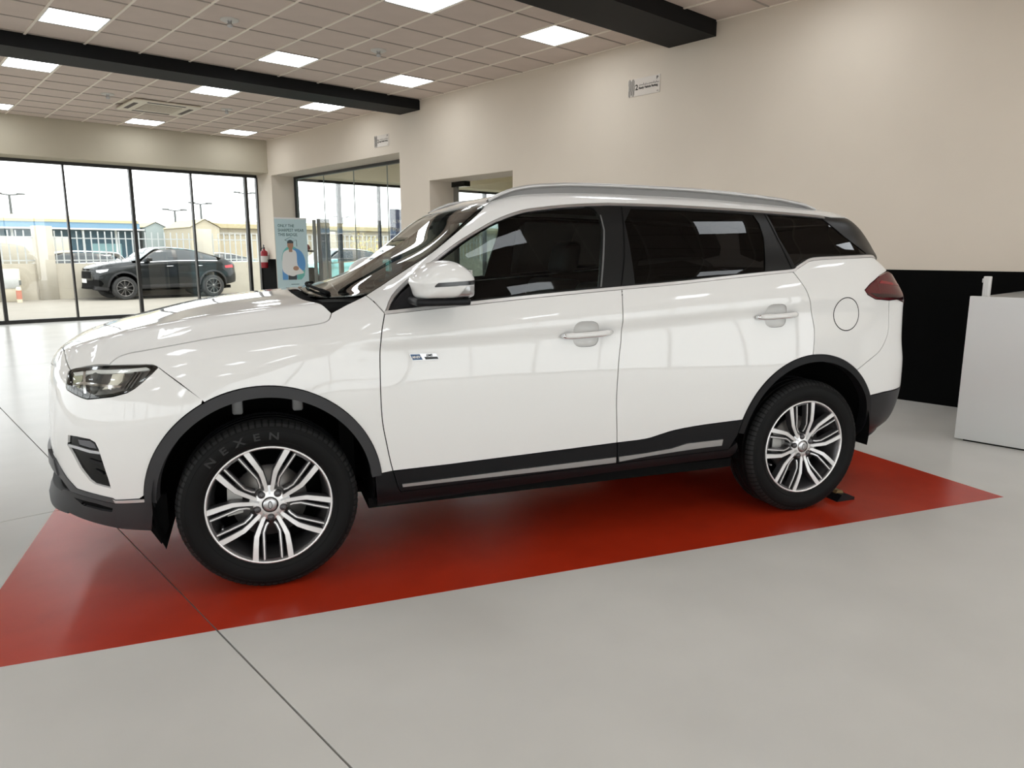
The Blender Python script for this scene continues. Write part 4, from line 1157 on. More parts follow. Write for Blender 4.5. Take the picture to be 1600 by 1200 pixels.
def make_wheel(parent, loc, flip, theta0, lettering):
    w_ = MB().lathe([(0.246, -0.082), (0.240, -0.086), (0.232, -0.080), (0.228, -0.05), (0.216, -0.01), (0.214, 0.07), (0.232, 0.088), (0.243, 0.09)], 72).build('wheel', gun_m, parent)
    w_.location = loc
    if flip: w_.rotation_euler = (0, 0, math.pi)
    # tyre with circumferential grooves
    prof = [(0.236, -0.080), (0.247, -0.093), (0.262, -0.103), (0.285, -0.110), (0.305, -0.111), (0.322, -0.107), (0.336, -0.099), (0.345, -0.088), (0.3495, -0.075)]
    tread = []
    for g in (-0.045, 0.0, 0.045):
        tread += [(0.352, g - 0.006), (0.345, g - 0.004), (0.345, g + 0.004), (0.352, g + 0.006)]
    prof += [(0.352, -0.065)] + tread + [(0.352, 0.065), (0.3495, 0.075), (0.345, 0.088), (0.336, 0.099), (0.305, 0.111), (0.262, 0.103), (0.236, 0.085)]
    ty = MB().lathe(prof, 96).build('tyre', rubber_m, w_)
    sharp(ty, 40)
    lug = MB(); N = 84
    for i in range(N):
        for sg in (-1, 1):
            a0 = 2 * math.pi * (i + (0.5 if sg > 0 else 0)) / N; hw = 2 * math.pi / N * 0.36
            V_ = []
            for (r_, y_) in ((0.3315, 0.1035), (0.341, 0.0955), (0.3482, 0.084), (0.3535, 0.068)):
                for a_ in (a0 - hw, a0 + hw):
                    V_.append((r_ * math.cos(a_), sg * y_, r_ * math.sin(a_)))
            lug.add(V_, [[0, 1, 3, 2], [2, 3, 5, 4], [4, 5, 7, 6]])
            V2 = [(0.993 * x, 0.97 * y, 0.993 * z) for x, y, z in V_]
            b = [[0, 2], [2, 4], [4, 6]]
            for e0, e1 in ((0, 2), (2, 4), (4, 6), (1, 3), (3, 5), (5, 7), (0, 1), (6, 7)):
                lug.add([V_[e0], V_[e1], V2[e1], V2[e0]], [[0, 1, 2, 3]])
    tag(lug.build('tread_block_row', lug_m, w_), kind='stuff')
    # raised rings on the sidewall
    for r_ in (0.268, 0.316):
        yb = -0.1055 if r_ < .3 else -0.1085
        MB().lathe([(r_ - 0.0015, yb), (r_, yb - 0.0018), (r_ + 0.0015, yb)], 96).build('sidewall_ring', rubber_m, w_)
    # rim lip
    MB().lathe([(0.2475, -0.084), (0.2485, -0.092), (0.2455, -0.0965), (0.2405, -0.0965), (0.2375, -0.092), (0.236, -0.084)], 96).build('rim_lip', mach_m, w_)
    # brake disc and caliper
    MB().lathe([(0.05, -0.018), (0.150, -0.018), (0.150, 0.004), (0.05, 0.004)], 48).build('brake_disc', iron_m, w_)
    cal = MB().add(*(lambda V: (V, [[0, 1, 2, 3], [4, 7, 6, 5], [0, 4, 5, 1], [1, 5, 6, 2], [2, 6, 7, 3], [3, 7, 4, 0]]))([(x, y, z) for y in (-0.04, 0.03) for (x, z) in ((-0.165, -0.045), (-0.105, -0.035), (-0.105, 0.055), (-0.160, 0.075))]))
    cal.build('brake_caliper', mat('caliper_metal', (0.42, 0.41, 0.39), 0.4, metal=.8), w_)
    # hub
    MB().lathe([(0.0325, -0.082), (0.060, -0.080), (0.066, -0.074), (0.067, -0.02), (0.067, 0.02)], 60).build('hub', mach_m, w_)
    MB().lathe([(0.001, 0.0), (0.215, 0.0), (0.215, 0.01)], 60, center=(0, 0.06, 0)).build('wheel_back', dark_m, w_)
    for g in range(5):
        th = math.radians(theta0 + 72 * g - 90)   # group axis measured so that local +z is the group direction
        R2 = lambda l, a: rot2((l * RR, a * RR), th)
        for sg in (-1, 1):
            c = [(0.085, 0.15), (0.12, 0.24), (0.20, 0.42), (0.242, 0.53), (0.262, 0.70), (0.283, 0.955)]
            wd = [0.060, 0.060, 0.066, 0.074, 0.080, 0.090]
            yt = [-0.0795, -0.081, -0.086, -0.0895, -0.0925, -0.0945]
            pth = [R2(sg * l, a) for l, a in c]
            sp = MB().add(*strip(pth, [x * RR for x in wd], yt, 0.004)).build('spoke', mach_m, w_)
            MB().add(*strip(pth, [x * RR * 1.25 for x in wd], [y + 0.0035 for y in yt], 0.035)).build('spoke_core', gun_m, w_)
            c2 = [(0.050, 0.315), (0.085, 0.36), (0.128, 0.47), (0.134, 0.70), (0.138, 0.935)]
            yt2 = [-0.073, -0.076, -0.082, -0.0885, -0.092]
            p2 = [R2(sg * l, a) for l, a in c2]
            MB().add(*strip(p2, [0.020 * RR] * 5, yt2, 0.003)).build('spoke_edge', mach_m, w_)
            MB().add(*strip(p2, [0.055 * RR] * 5, [y + 0.0028 for y in yt2], 0.03)).build('spoke_web', gun_m, w_)
        # bridge between the two thin edges at the rim
        pa, pb = R2(-0.14, 0.945), R2(0.14, 0.945)
        MB().add(*strip([pa, R2(0, 0.958), pb], [0.05 * RR] * 3, [-0.0915] * 3, 0.02)).build('spoke_bridge', gun_m, w_)
        # lug nut
        cx_, cz_ = R2(0, 0.215)
        MB().lathe([(0.001, -0.0905), (0.009, -0.090), (0.0125, -0.086), (0.0155, -0.080), (0.016, -0.07)], 18, center=(cx_, 0, cz_)).build('lug_nut', gun_m, w_)
        # groove line between groups
        a_ = th + math.radians(36)
        p0 = rot2((0, 0.175 * RR), a_); p1 = rot2((0, 0.33 * RR), a_)
        MB().add(*strip([p0, p1], [0.032 * RR, 0.045 * RR], [-0.083, -0.079], 0.003)).build('hub_groove', satin_m, w_)
    # centre cap with oval emblem
    cp = MB().lathe([(0.001, -0.088), (0.020, -0.087), (0.0275, -0.084), (0.0295, -0.078)], 36).build('centre_cap', satin_m, w_)
    V_ = [(0.0085 * math.cos(t) * 1.0 - 0.004 * math.sin(t) * 0, -0.0885, 0.017 * math.sin(t)) for t in np.linspace(0, 2 * math.pi, 25)[:-1]]
    MB().add(V_, [list(range(24))]).build('cap_emblem', gun_m, cp)
    V_ = [(0.0058 * math.cos(t), -0.0889, 0.013 * math.sin(t)) for t in np.linspace(0, 2 * math.pi, 25)[:-1]]
    MB().add(V_, [list(range(24))]).build('cap_emblem_field', satin_m, cp)
    # valve
    va = math.radians(205)
    MB().lathe([(0.001, -0.072), (0.004, -0.072), (0.0045, -0.05), (0.004, -0.03)], 10, center=(0.205 * math.cos(va), 0, 0.205 * math.sin(va))).build('valve', satin_m, w_)
    if lettering:
        ink = mat('tyre_letter', (0.026, 0.026, 0.026), 0.5, spec=0.3)
        for ch, ang in zip('NEXEN', (136, 123, 110, 97, 84)):
            t = math.radians(ang); r_ = 0.279
            o = text_mesh(ch, 0.040, 0.0012, ink, w_, 'tyre_letter', (r_ * math.cos(t), -0.1115, r_ * math.sin(t)), (math.pi / 2, math.pi / 2 - t, 0), align='CENTER', xs=1.35, bold=0.0008)
    return w_
for (x, t0) in ((0.0, -90), (2.67, 98)):
    make_wheel(suv, (x, -0.775, 0.352), False, t0, x < 1)
    make_wheel(suv, (x, 0.775, 0.352), True, t0 + 20, False)
# axles and suspension arms give the wells something to hold
MB().tube([(0, -0.70, 0.352), (0, 0.70, 0.352)], 0.03, 10).tube([(2.67, -0.70, 0.352), (2.67, 0.70, 0.352)], 0.03, 10).build('axle', dark_m, suv)
sus_m = mat('suspension_metal', (0.16, 0.16, 0.16), 0.5)
for sd in (-1, 1):
    for dx in (-0.10, 0.13):
        MB().bevbox(dx - 0.020, dx + 0.020, sd * 0.80 - 0.02, sd * 0.80 + 0.02, 0.725, 0.80, 0.006, 1).build('strut_bolt', sus_m, suv)
# ---------------------------------------------------------------- outside
GZ = -0.12
ground_m = mat('pale_paving', (0.205, 0.188, 0.157), 0.9, noise=0.05, nscale=1.2)
structure(MB().box(-60, 90, YG + 0.12, 160, GZ - 0.2, GZ).box(-60, XL - 0.12, -60, YG + 0.12, GZ - 0.2, GZ).build('ground', ground_m))
structure(MB().box(XL - 0.12, 16.2, YG + 0.06, YG + 0.25, GZ, 0.0).box(XL - 0.2, XL - 0.1, YB, YG + 0.25, GZ, 0.0).build('threshold', mat('threshold_stone', (0.6, 0.58, 0.53), 0.7)))
stucco_m = mat('fence_stucco', (0.43, 0.395, 0.325), 0.85, noise=0.06, nscale=2.5)
FY = 27.0
e = empty('fence_wall', (9, FY, GZ)); tag(e, 'low beige boundary wall with pillars and thin vertical railings outside the windows', 'fence')
MB().box(-14, 26, -0.08, 0.12, 0, 1.12).build('low_wall', stucco_m, e)
pil_x = [4.56 + 4.91 * k - 9 for k in range(-3, 7)]
for x in pil_x:
    p = MB().bevbox(x - 0.26, x + 0.26, -0.16, 0.2, 0, 2.28, 0.01, 1).build('pillar', stucco_m, e)
bar_m = mat('railing_paint', (0.42, 0.44, 0.44), 0.5)
bar_me = None
x = -8.0
while x < 16:
    if all(abs(x - q) > 0.33 for q in pil_x):
        if bar_me is None:
            o = MB().box(-0.018, 0.018, -0.012, 0.012, 0, 1.02).build('railing_bar', bar_m, e); bar_me = o.data
        else: o = link('railing_bar', bar_me, bar_m, e)
        o.location = (x, 0.02, 1.12)
    x += 0.205
MB().box(-14, 26, 0.005, 0.035, 1.20, 1.235).build('railing_rail', bar_m, e)
MB().box(-14, 26, 0.005, 0.035, 1.90, 1.93).build('railing_rail', bar_m, e)
# utility cabinet and bollard by the fence
e = empty('utility_cabinet', (3.52, 26.55, GZ)); tag(e, 'beige utility cabinet standing against the boundary wall', 'cabinet')
MB().bevbox(-0.24, 0.24, -0.2, 0.2, 0, 0.98, 0.012, 1).build('body', mat('cabinet_beige', (0.60, 0.55, 0.43), 0.6), e)
MB().bevbox(-0.20, 0.20, -0.215, -0.195, 0.40, 0.95, 0.006, 1).build('door', mat('cabinet_grey', (0.55, 0.57, 0.56), 0.5), e)
MB().box(0.20, 0.25, -0.22, -0.19, 0.50, 0.64).build('latch', mat('latch_dark', (0.15, 0.16, 0.15), 0.5), e)
e = empty('bollard', (3.62, 25.9, GZ)); tag(e, 'short pale bollard with a faded red band in front of the utility cabinet', 'bollard')
MB().lathe([(0.07, 0), (0.07, 0.40), (0.05, 0.45), (0.001, 0.46)], 20, axis=2).build('post', mat('bollard_cream', (0.66, 0.60, 0.45), 0.6), e)
MB().lathe([(0.0725, 0.10), (0.0725, 0.36)], 20, axis=2).build('band', mat('bollard_red', (0.50, 0.20, 0.14), 0.6), e)

# far buildings
def gable(e, x0, x1, y0, y1, zw, zr, wm, rm, axis='x'):
    """walls and a pitched roof, ridge along the chosen axis"""
    if axis == 'x':
        MB().prism([(y0, 0), (y1, 0), (y1, zw), ((y0 + y1) / 2, zr), (y0, zw)], 0, x0, x1).build('walls', wm, e)
        ym = (y0 + y1) / 2
        MB().add([(x0 - .2, y0 - .3, zw - .02), (x1 + .2, y0 - .3, zw - .02), (x1 + .2, ym, zr + .08), (x0 - .2, ym, zr + .08), (x0 - .2, y1 + .3, zw - .02), (x1 + .2, y1 + .3, zw - .02)], [[0, 1, 2, 3], [3, 2, 5, 4]]).build('roof', rm, e)
    else:
        MB().prism([(x0, 0), (x1, 0), (x1, zw), ((x0 + x1) / 2, zr), (x0, zw)], 1, y0, y1).build('walls', wm, e)
        xm = (x0 + x1) / 2
        MB().add([(x0 - .1, y0 - .1, zw), (x0 - .1, y1, zw), (xm, y1, zr + .05), (xm, y0 - .1, zr + .05), (x1 + .1, y1, zw), (x1 + .1, y0 - .1, zw)], [[0, 1, 2, 3], [3, 2, 4, 5]]).build('roof', rm, e)
cream_r = mat('cream_roof', (0.36, 0.31, 0.18), 0.7); blue_w = mat('blue_cladding', (0.02, 0.075, 0.11), 0.6); ltblue = mat('light_blue_fascia', (0.10, 0.19, 0.27), 0.6)
e = empty('blue_warehouse', (5, 62, GZ)); tag(e, 'long blue-clad warehouse with a cream roof behind the railings', 'building')
MB().box(-30, 11.9, 0, 9, 0, 3.3).build('walls', blue_w, e)
MB().box(-30, 11.95, -0.25, 0.05, 3.18, 3.62).build('fascia', ltblue, e)
MB().box(-30, 11.95, -1.4, 0.05, 3.08, 3.18).build('canopy', mat('canopy_pale', (0.7, 0.74, 0.74), 0.6), e)
MB().prism([(-0.3, 3.62), (9.3, 3.62), (9.3, 3.75), (4.5, 4.3), (-0.3, 3.80)], 0, -30, 11.9).build('roof', cream_r, e)
for k in range(12):
    MB().box(-14 + k * 2.2, -13.85 + k * 2.2, -0.1, 0.02, 0, 3.1).build('column', mat('canopy_pale', (0.7, 0.74, 0.74), 0.6), e)
for k in range(5):
    MB().box(-9 + k * 4.4, -7 + k * 4.4, -0.06, 0.02, 1.1, 2.1).build('shop_window', mat('teal_window', (0.18, 0.34, 0.36), 0.3), e)
beige_w = mat('beige_cladding', (0.38, 0.335, 0.24), 0.8); cream_w = mat('cream_cladding', (0.40, 0.36, 0.27), 0.8)
e = empty('pale_shed', (17.95, 61.2, GZ)); tag(e, 'small pale gabled shed beside the blue warehouse', 'building')
gable(e, -0.75, 0.75, 0, 5, 3.35, 3.72, mat('pale_blue_clad', (0.27, 0.32, 0.32), 0.8), cream_r, 'y')
e = empty('cream_shed', (19.35, 54, GZ)); tag(e, 'cream gabled shed with a long side wing behind the black car', 'building')
gable(e, -1.2, 0.8, 0, 6, 3.2, 3.75, cream_w, cream_r, 'y')
MB().box(0.85, 40, 0.6, 6, 0, 3.2).build('side_wing', beige_w, e)
MB().prism([(0.2, 3.2), (6, 3.2), (6, 3.95), (0.2, 3.5)], 0, 0.85, 40).build('wing_roof', cream_r, e)
MB().box(0.85, 40, 0.5, 0.6, 2.75, 2.9).build('gutter', mat('gutter_grey', (0.40, 0.38, 0.33), 0.7), e)
for k in range(8):
    MB().box(4 + k * 4.2, 4.12 + k * 4.2, 0.52, 0.6, 0, 2.75).build('downpipe', mat('gutter_grey', (0.40, 0.38, 0.33), 0.7), e)
pole_m = mat('lamp_pole', (0.08, 0.09, 0.09), 0.6)
for (x, z, lab) in ((10.35, 6.0, 'thin street lamp rising behind the blue warehouse roof'), (23.2, 5.2, 'short street lamp behind the cream shed gable'), (25.6, 5.9, 'twin-arm street lamp above the cream shed roof'), (30.0, 7.1, 'tall street lamp seen beside the white wall end'), (40.7, 5.1, 'twin-arm street lamp seen through the glass screen')):
    e = empty('street_lamp', (x, 73, GZ)); tag(e, lab, 'street lamp', 'street lamps behind the buildings')
    MB().lathe([(0.14, 0), (0.09, z - GZ)], 8, axis=2).build('pole', pole_m, e)
    for sg in (-1, 1):
        MB().tube([(0, 0, z - GZ - 0.05), (sg * 0.8, 0, z - GZ + 0.05)], 0.06, 6).build('arm', pole_m, e)
        MB().bevbox(sg * 0.8 - 0.3, sg * 0.8 + 0.3, -0.12, 0.12, z - GZ, z - GZ + 0.13, 0.03, 1).build('lamp_head', pole_m, e)
# box trucks behind the railings
for (x, lab, col) in ((4.75, 'cream box truck behind the railings, beside the stucco pillar', (0.40, 0.37, 0.30)),):
    e = empty('box_truck', (x, 37.2, GZ), math.pi); tag(e, lab, 'truck')
    tm = mat('truck_%d' % int(x), col, 0.5)
    MB().bevbox(-2.4, 0.6, -1.0, 1.0, 0.75, 2.12, 0.05, 1).build('cargo_box', tm, e)
    MB().prism([(0.65, 0.5), (2.0, 0.5), (2.0, 1.2), (1.6, 1.95), (0.65, 1.95)], 1, -0.95, 0.95).build('cab', tm, e)
    MB().prism([(1.0, 1.25), (1.85, 1.25), (1.52, 1.85), (1.0, 1.85)], 1, -0.97, 0.97).build('cab_window', mat('truck_glass', (0.05, 0.07, 0.08), 0.2), e)
    for wx in (-1.7, 1.3):
        MB().lathe([(0.001, -0.95), (0.38, -0.95), (0.40, -0.90), (0.40, -0.70), (0.001, -0.70)], 20, center=(wx, 0, 0.40)).build('truck_wheel', rubber_m, e)
        MB().lathe([(0.001, 0.95), (0.38, 0.95), (0.40, 0.90), (0.40, 0.70), (0.001, 0.70)], 20, center=(wx, 0, 0.40)).build('truck_wheel', rubber_m, e)

# ---- plain cars outside
def far_wheel(par, loc, flip, big):
    w_ = MB().lathe([(0.22, -0.10), (0.26, -0.11), (0.33, -0.105), (0.350, -0.085), (0.352, 0.0), (0.350, 0.085), (0.33, 0.105), (0.22, 0.10)], 40).build('wheel', mat('far_rubber', (0.022, 0.022, 0.022), 0.7), par)
    w_.location = loc
    if flip: w_.rotation_euler = (0, 0, math.pi)
    MB().lathe([(0.001, -0.06), (0.225, -0.06), (0.225, 0.05)], 36).build('wheel_dish', mat('far_dish', (0.02, 0.02, 0.02), 0.6), w_)
    rm = mat('far_rim', (0.16, 0.155, 0.15), 0.3, metal=0.7)
    MB().lathe([(0.245, -0.10), (0.245, -0.113), (0.226, -0.113), (0.224, -0.09)], 40).build('rim', rm, w_)
    MB().lathe([(0.001, -0.11), (0.045, -0.107), (0.05, -0.07)], 20).build('hub', rm, w_)
    for k in range(10 if big else 5):
        a_ = 2 * math.pi * k / (10 if big else 5)
        MB().add(*strip([rot2((0, 0.04), a_), rot2((0.012 * (1 if k % 2 else -1), 0.13), a_), rot2((0, 0.236), a_)], [0.022, 0.024, 0.030 if big else 0.06], [-0.100, -0.104, -0.108], 0.03)).build('spoke', rm, w_)
def far_car(sf, name, label, loc, rz, paint, gl, top_fn, big=False, sc=1.0, group=None, tail_c=(0.45, 0.03, 0.04), rails=False, belt=None):
    e = empty(name, loc, rz); e.scale = (sc, sc, sc)
    tag(e, label, 'car', group)
    g = 0.045
    belt = belt or [(0.50, 1.115), (1.0, 1.150), (1.57, 1.185), (2.45, 1.225), (2.85, 1.235)]
    top = top_fn
    body = [(-0.80, 0.40), (-0.45, 0.36)] + arc(AF[0], AF[1], 0.44, 188, -4, 24) + [(0.46, 0.32), (2.2, 0.34)] + arc(AR[0], AR[1], 0.44, 184, -2, 24) + [(3.2, 0.40), (3.50, 0.46), (3.50, 1.00)]
    zt = lambda x: float(sf.Z(x, 0.0))
    upper = [(3.35, float(sf.Z(3.35, 0.70))), (3.0, float(sf.Z(3.0, 0.80)))] + belt[::-1] + [(0.28, float(sf.Z(0.28, 0.80))), (-0.1, float(sf.Z(-0.1, 0.79))), (-0.5, float(sf.Z(-0.5, 0.73))), (-0.72, float(sf.Z(-0.72, 0.58))), (-0.80, 0.86)]
    pt = Patch()
    for sd in (-1, 1): pt.add(sf, body + upper, side=sd, grid=g, inset=0, flange=0.02)
    pt.add(sf, [(-0.60, 0.40), (0.60, 0.40), (0.60, 0.90), (-0.60, 0.90)], proj='front', grid=g, inset=0, flange=0)
    pt.add(sf, [(-0.64, 0.45), (0.64, 0.45), (0.64, 1.05), (-0.64, 1.05)], proj='rear', grid=g, inset=0, flange=0)
    b = pt.build('body', paint, e)
    hp = [(-0.84, 0.0), (-0.80, 0.45), (-0.72, 0.60), (-0.5, 0.735), (-0.1, 0.80), (0.28, 0.81), (0.30, 0.6), (0.22, 0.0)]
    Patch().add(sf, hp + [(x, -s) for x, s in hp[::-1][1:-1]], proj='top', grid=g, inset=0, flange=0).build('hood', paint, e)
    ws = [(0.24, 0.0), (0.33, 0.6), (0.48, 0.70), (0.74, 0.715), (0.98, 0.655), (0.94, 0.0)]
    Patch().add(sf, ws + [(x, -s) for x, s in ws[::-1][1:-1]], proj='top', grid=g, inset=0, flange=0, off=-0.003).build('windscreen', gl, e)
    xe = top[-1][0]
    rf = [(0.94, 0.0), (0.98, 0.64)] + [(x, 0.62) for x in np.linspace(1.05, xe, 14)] + [(xe + .05, 0.0)]
    Patch().add(sf, rf + [(x, -s) for x, s in rf[::-1][1:-1]], proj='top', grid=g, inset=0, flange=0).build('roof', paint, e)
    rr_ = [(xe + .05, 0.0), (xe, 0.62), (min(xe + .5, 3.3), 0.60), (min(xe + .55, 3.35), 0.0)]
    Patch().add(sf, rr_ + [(x, -s) for x, s in rr_[::-1][1:-1]], proj='top', grid=g, inset=0, flange=0, off=-0.002).build('rear_screen', gl, e)
    rest_ = [(min(xe + .55, 3.35), 0.0), (min(xe + .5, 3.3), 0.62), (3.40, 0.66), (3.52, 0.5), (3.57, 0.0)]
    Patch().add(sf, rest_ + [(x, -s) for x, s in rest_[::-1][1:-1]], proj='top', grid=g, inset=0, flange=0).build('tailgate', paint, e)
    # glasshouse: surround plus three panes a side
    for sd in (-1, 1):
        Patch().add(sf, belt + top[::-1], side=sd, off=-0.004, grid=g, inset=0, flange=0.01).build('pillar_trim', mat('far_trim', (0.02, 0.021, 0.022), 0.4), e)
        roofz = lambda x: float(np.interp(x, [p[0] for p in top], [p[1] for p in top])); bz = lambda x: float(np.interp(x, [p[0] for p in belt], [p[1] for p in belt]))
        for (xa, xb) in ((0.60, 1.47), (1.60, 2.32), (2.40, top[-1][0] - 0.06)):
            xs_ = np.linspace(xa, xb, 10)
            up = [(x, roofz(x) - 0.025) for x in xs_ if roofz(x) - bz(x) > 0.06]
            lo = [(x, bz(x) + 0.02) for x in xs_ if roofz(x) - bz(x) > 0.06]
            if len(up) > 2:
                Patch().add(sf, lo + up[::-1], side=sd, off=0.001, grid=g, inset=0, flange=0).build('side_window', mat('far_glass', (0.04, 0.048, 0.052), 0.06), e)
        ribbon(sf, belt, [(x, z + 0.018) for x, z in belt], sd, 0.003, grid=0.03).build('belt_strip', chrome_m, e)
        Patch().add(sf, [(-0.70, 0.90), (-0.40, 0.935), (-0.44, 0.87), (-0.62, 0.82), (-0.70, 0.84)], side=sd, off=0.003, grid=0.03, inset=0, flange=0.01).build('headlamp', mat('far_lamp', (0.7, 0.72, 0.75), 0.15), e)
        Patch().add(sf, [(3.08, 1.00), (3.38, 1.03), (3.42, 0.93), (3.10, 0.92)], side=sd, off=0.004, grid=0.03, inset=0, flange=0.01).build('tail_lamp', mat('far_tail', tail_c, 0.15, emit=0.0), e)
        Patch().add(sf, [(0.44, 0.44), (2.24, 0.46), (2.22, 0.34), (0.46, 0.32)], side=sd, off=0.004, grid=g, inset=0, flange=0.02).build('sill', clad_m, e)
        for ac_ in (AF, AR):
            Patch().add(sf, arc(ac_[0], ac_[1], 0.47, 180, 0, 30) + arc(ac_[0], ac_[1], 0.415, 0, 180, 30), side=sd, off=0.006, grid=0.05, inset=0, flange=0.03).build('arch_trim', clad_m, e)
            n = 24; V_ = []; F_ = []
            for i in range(n + 1):
                a_ = math.radians(-20 + 220 * i / n)
                for s_ in (0.5, 0.86): V_.append((ac_[0] + .42 * math.cos(a_), sd * s_, ac_[1] + .42 * math.sin(a_)))
            for i in range(n): F_.append([2 * i, 2 * i + 1, 2 * i + 3, 2 * i + 2])
            MB().add(V_, F_, True).build('wheel_liner', dark_m, e)
        mm = MB().bevbox(0.62, 0.80, 0.90, 1.06, 1.15, 1.28, 0.045, 3); mm.v = [(x, sd * y, z) for x, y, z in mm.v]
        mm.build('door_mirror', paint, e)
        for x0 in (1.24, 2.14):
            MB().tube([(x0, sd * (float(sf.S(x0, 1.0)) + 0.02), 1.0), (x0 + 0.2, sd * (float(sf.S(x0 + .2, 1.005)) + 0.02), 1.005)], 0.014, 8).build('door_handle', chrome_m if big else paint, e)
        for (xa, xb) in ((0.47, 0.48), (1.555, 1.565), (2.5, 2.51)):
            ribbon(sf, [(xa, 0.47), (xa, 1.08)], [(xb, 0.47), (xb, 1.08)], sd, 0.001, flange=0, grid=0.04).build('door_gap', dark_m, b)
    for sd in (-1, 1):
        Patch().add(sf, [(-0.80, 0.44), (-0.62, 0.42), (-0.56, 0.50), (-0.62, 0.60), (-0.80, 0.64)], side=sd, off=0.002, grid=0.04, inset=0, flange=0.01).build('lower_intake', dark_m, e)
        Patch().add(sf, [(-0.80, 0.32), (-0.44, 0.30), (-0.44, 0.38), (-0.62, 0.41), (-0.80, 0.43)], side=sd, off=0.004, grid=0.04, inset=0, flange=0.01).build('front_lip', clad_m, e)
    Patch().add(sf, [(-0.52, 0.66), (0.52, 0.66), (0.50, 0.86), (-0.50, 0.86)], proj='front', off=0.003, grid=0.05, inset=0, flange=0).build('grille', dark_m, e)
    Patch().add(sf, [(-0.62, 0.34), (0.62, 0.34), (0.62, 0.60), (-0.62, 0.60)], proj='front', off=0.003, grid=0.05, inset=0, flange=0).build('lower_grille', dark_m, e)
    Patch().add(sf, [(-0.26, 0.52), (0.26, 0.52), (0.26, 0.64), (-0.26, 0.64)], proj='front', off=0.015, grid=0.1, inset=0, flange=0.01).build('number_plate', white_m, e)
    MB().box(-0.5, 3.3, -0.72, 0.72, 0.26, 0.36).build('underbody', dark_m, e)
    MB().box(0.35, 0.40, -0.7, 0.7, 0.3, 1.08).box(0.4, 3.2, -0.78, 0.78, 0.9, 1.0).build('cabin_floor', dark_m, e)
    for x in (0.0, 2.67):
        far_wheel(e, (x, -0.775, 0.352), False, big); far_wheel(e, (x, 0.775, 0.352), True, big)
    return e
def coupe_st(st):
    out = {}
    for x, pts in st.items():
        c = float(np.interp(x, [-1, 0.9, 2.0, 3.0, 3.6], [1, 1, 0.96, 0.88, 0.86]))
        q = [(s, z if z < .6 else .6 + (z - .6) * c) for s, z in pts]
        roof = float(np.interp(x, [0.75, 1.0, 1.2, 1.5, 1.8, 2.1, 2.4, 2.7, 3.0, 3.2, 3.4, 3.61], [1.42, 1.56, 1.59, 1.60, 1.585, 1.545, 1.475, 1.385, 1.285, 1.215, 1.13, 0.95]))
        if x >= 0.75:
            zb, zc = q[8][1], q[13][1]
            k = max(0.08, (roof - zb) / max(zc - zb, .01))
            q = q[:9] + [(s, zb + (z - zb) * k) for s, z in q[9:]]
        out[x] = q
    return out
SFC = Surf(coupe_st(ST), NX=300, NV=60, NZ=300, NS=160)
SFW = Surf(ST, NX=300, NV=60, NZ=300, NS=160)
blk = mat('black_car_paint', (0.010, 0.012, 0.013), 0.25, coat=0.35, spec=0.25)
flg = mat('far_screen', (0.10, 0.13, 0.14), 0.05)
ctop = [(0.50, 1.135), (0.62, 1.245), (0.80, 1.375), (0.98, 1.475), (1.2, 1.515), (1.5, 1.53), (1.8, 1.515), (2.1, 1.475), (2.4, 1.405), (2.65, 1.335), (2.85, 1.265)]
c1 = far_car(SFC, 'coupe_suv', 'black coupe-styled SUV parked outside the windows before the boundary wall', (6.27, 25.93, GZ), 0.03, blk, flg, ctop, True, 1.03, belt=[(0.50, 1.115), (1.0, 1.140), (1.57, 1.160), (2.2, 1.165), (2.85, 1.15)])
wtop_ = [(0.50, 1.135), (0.62, 1.25), (0.80, 1.38), (0.98, 1.49), (1.2, 1.55), (1.6, 1.58), (2.1, 1.575), (2.6, 1.555), (2.84, 1.545)]
wp1 = mat('far_white_paint', (0.80, 0.80, 0.78), 0.35, coat=1.0)
far_car(SFW, 'hatchback', 'white car behind the railings beside the stucco pillar', (4.6, 31.5, GZ - 0.1), 0.0, wp1, flg, wtop_, sc=0.98, group='cars behind the railings')
far_car(SFW, 'hatchback', 'white car behind the railings in front of the utility cabinet side', (-0.2, 31.5, GZ - 0.1), 0.0, wp1, flg, wtop_, sc=0.98, group='cars behind the railings')
far_car(SFC, 'saloon_car', 'pale turquoise car behind the railings past the black car tail', (10.0, 31.5, GZ - 0.1), 0.0, mat('turquoise_paint', (0.30, 0.62, 0.64), 0.35, coat=1.0), flg, ctop, sc=0.98, group='cars behind the railings')
far_car(SFC, 'saloon_car', 'bright turquoise car parked just outside the adjoining room glazing', (10.3, 21.3, GZ), 0.0, mat('turquoise_bright', (0.25, 0.66, 0.68), 0.35, coat=1.0), flg, ctop, sc=1.0)  # cast of the overexposed tinted glass put into the body colour
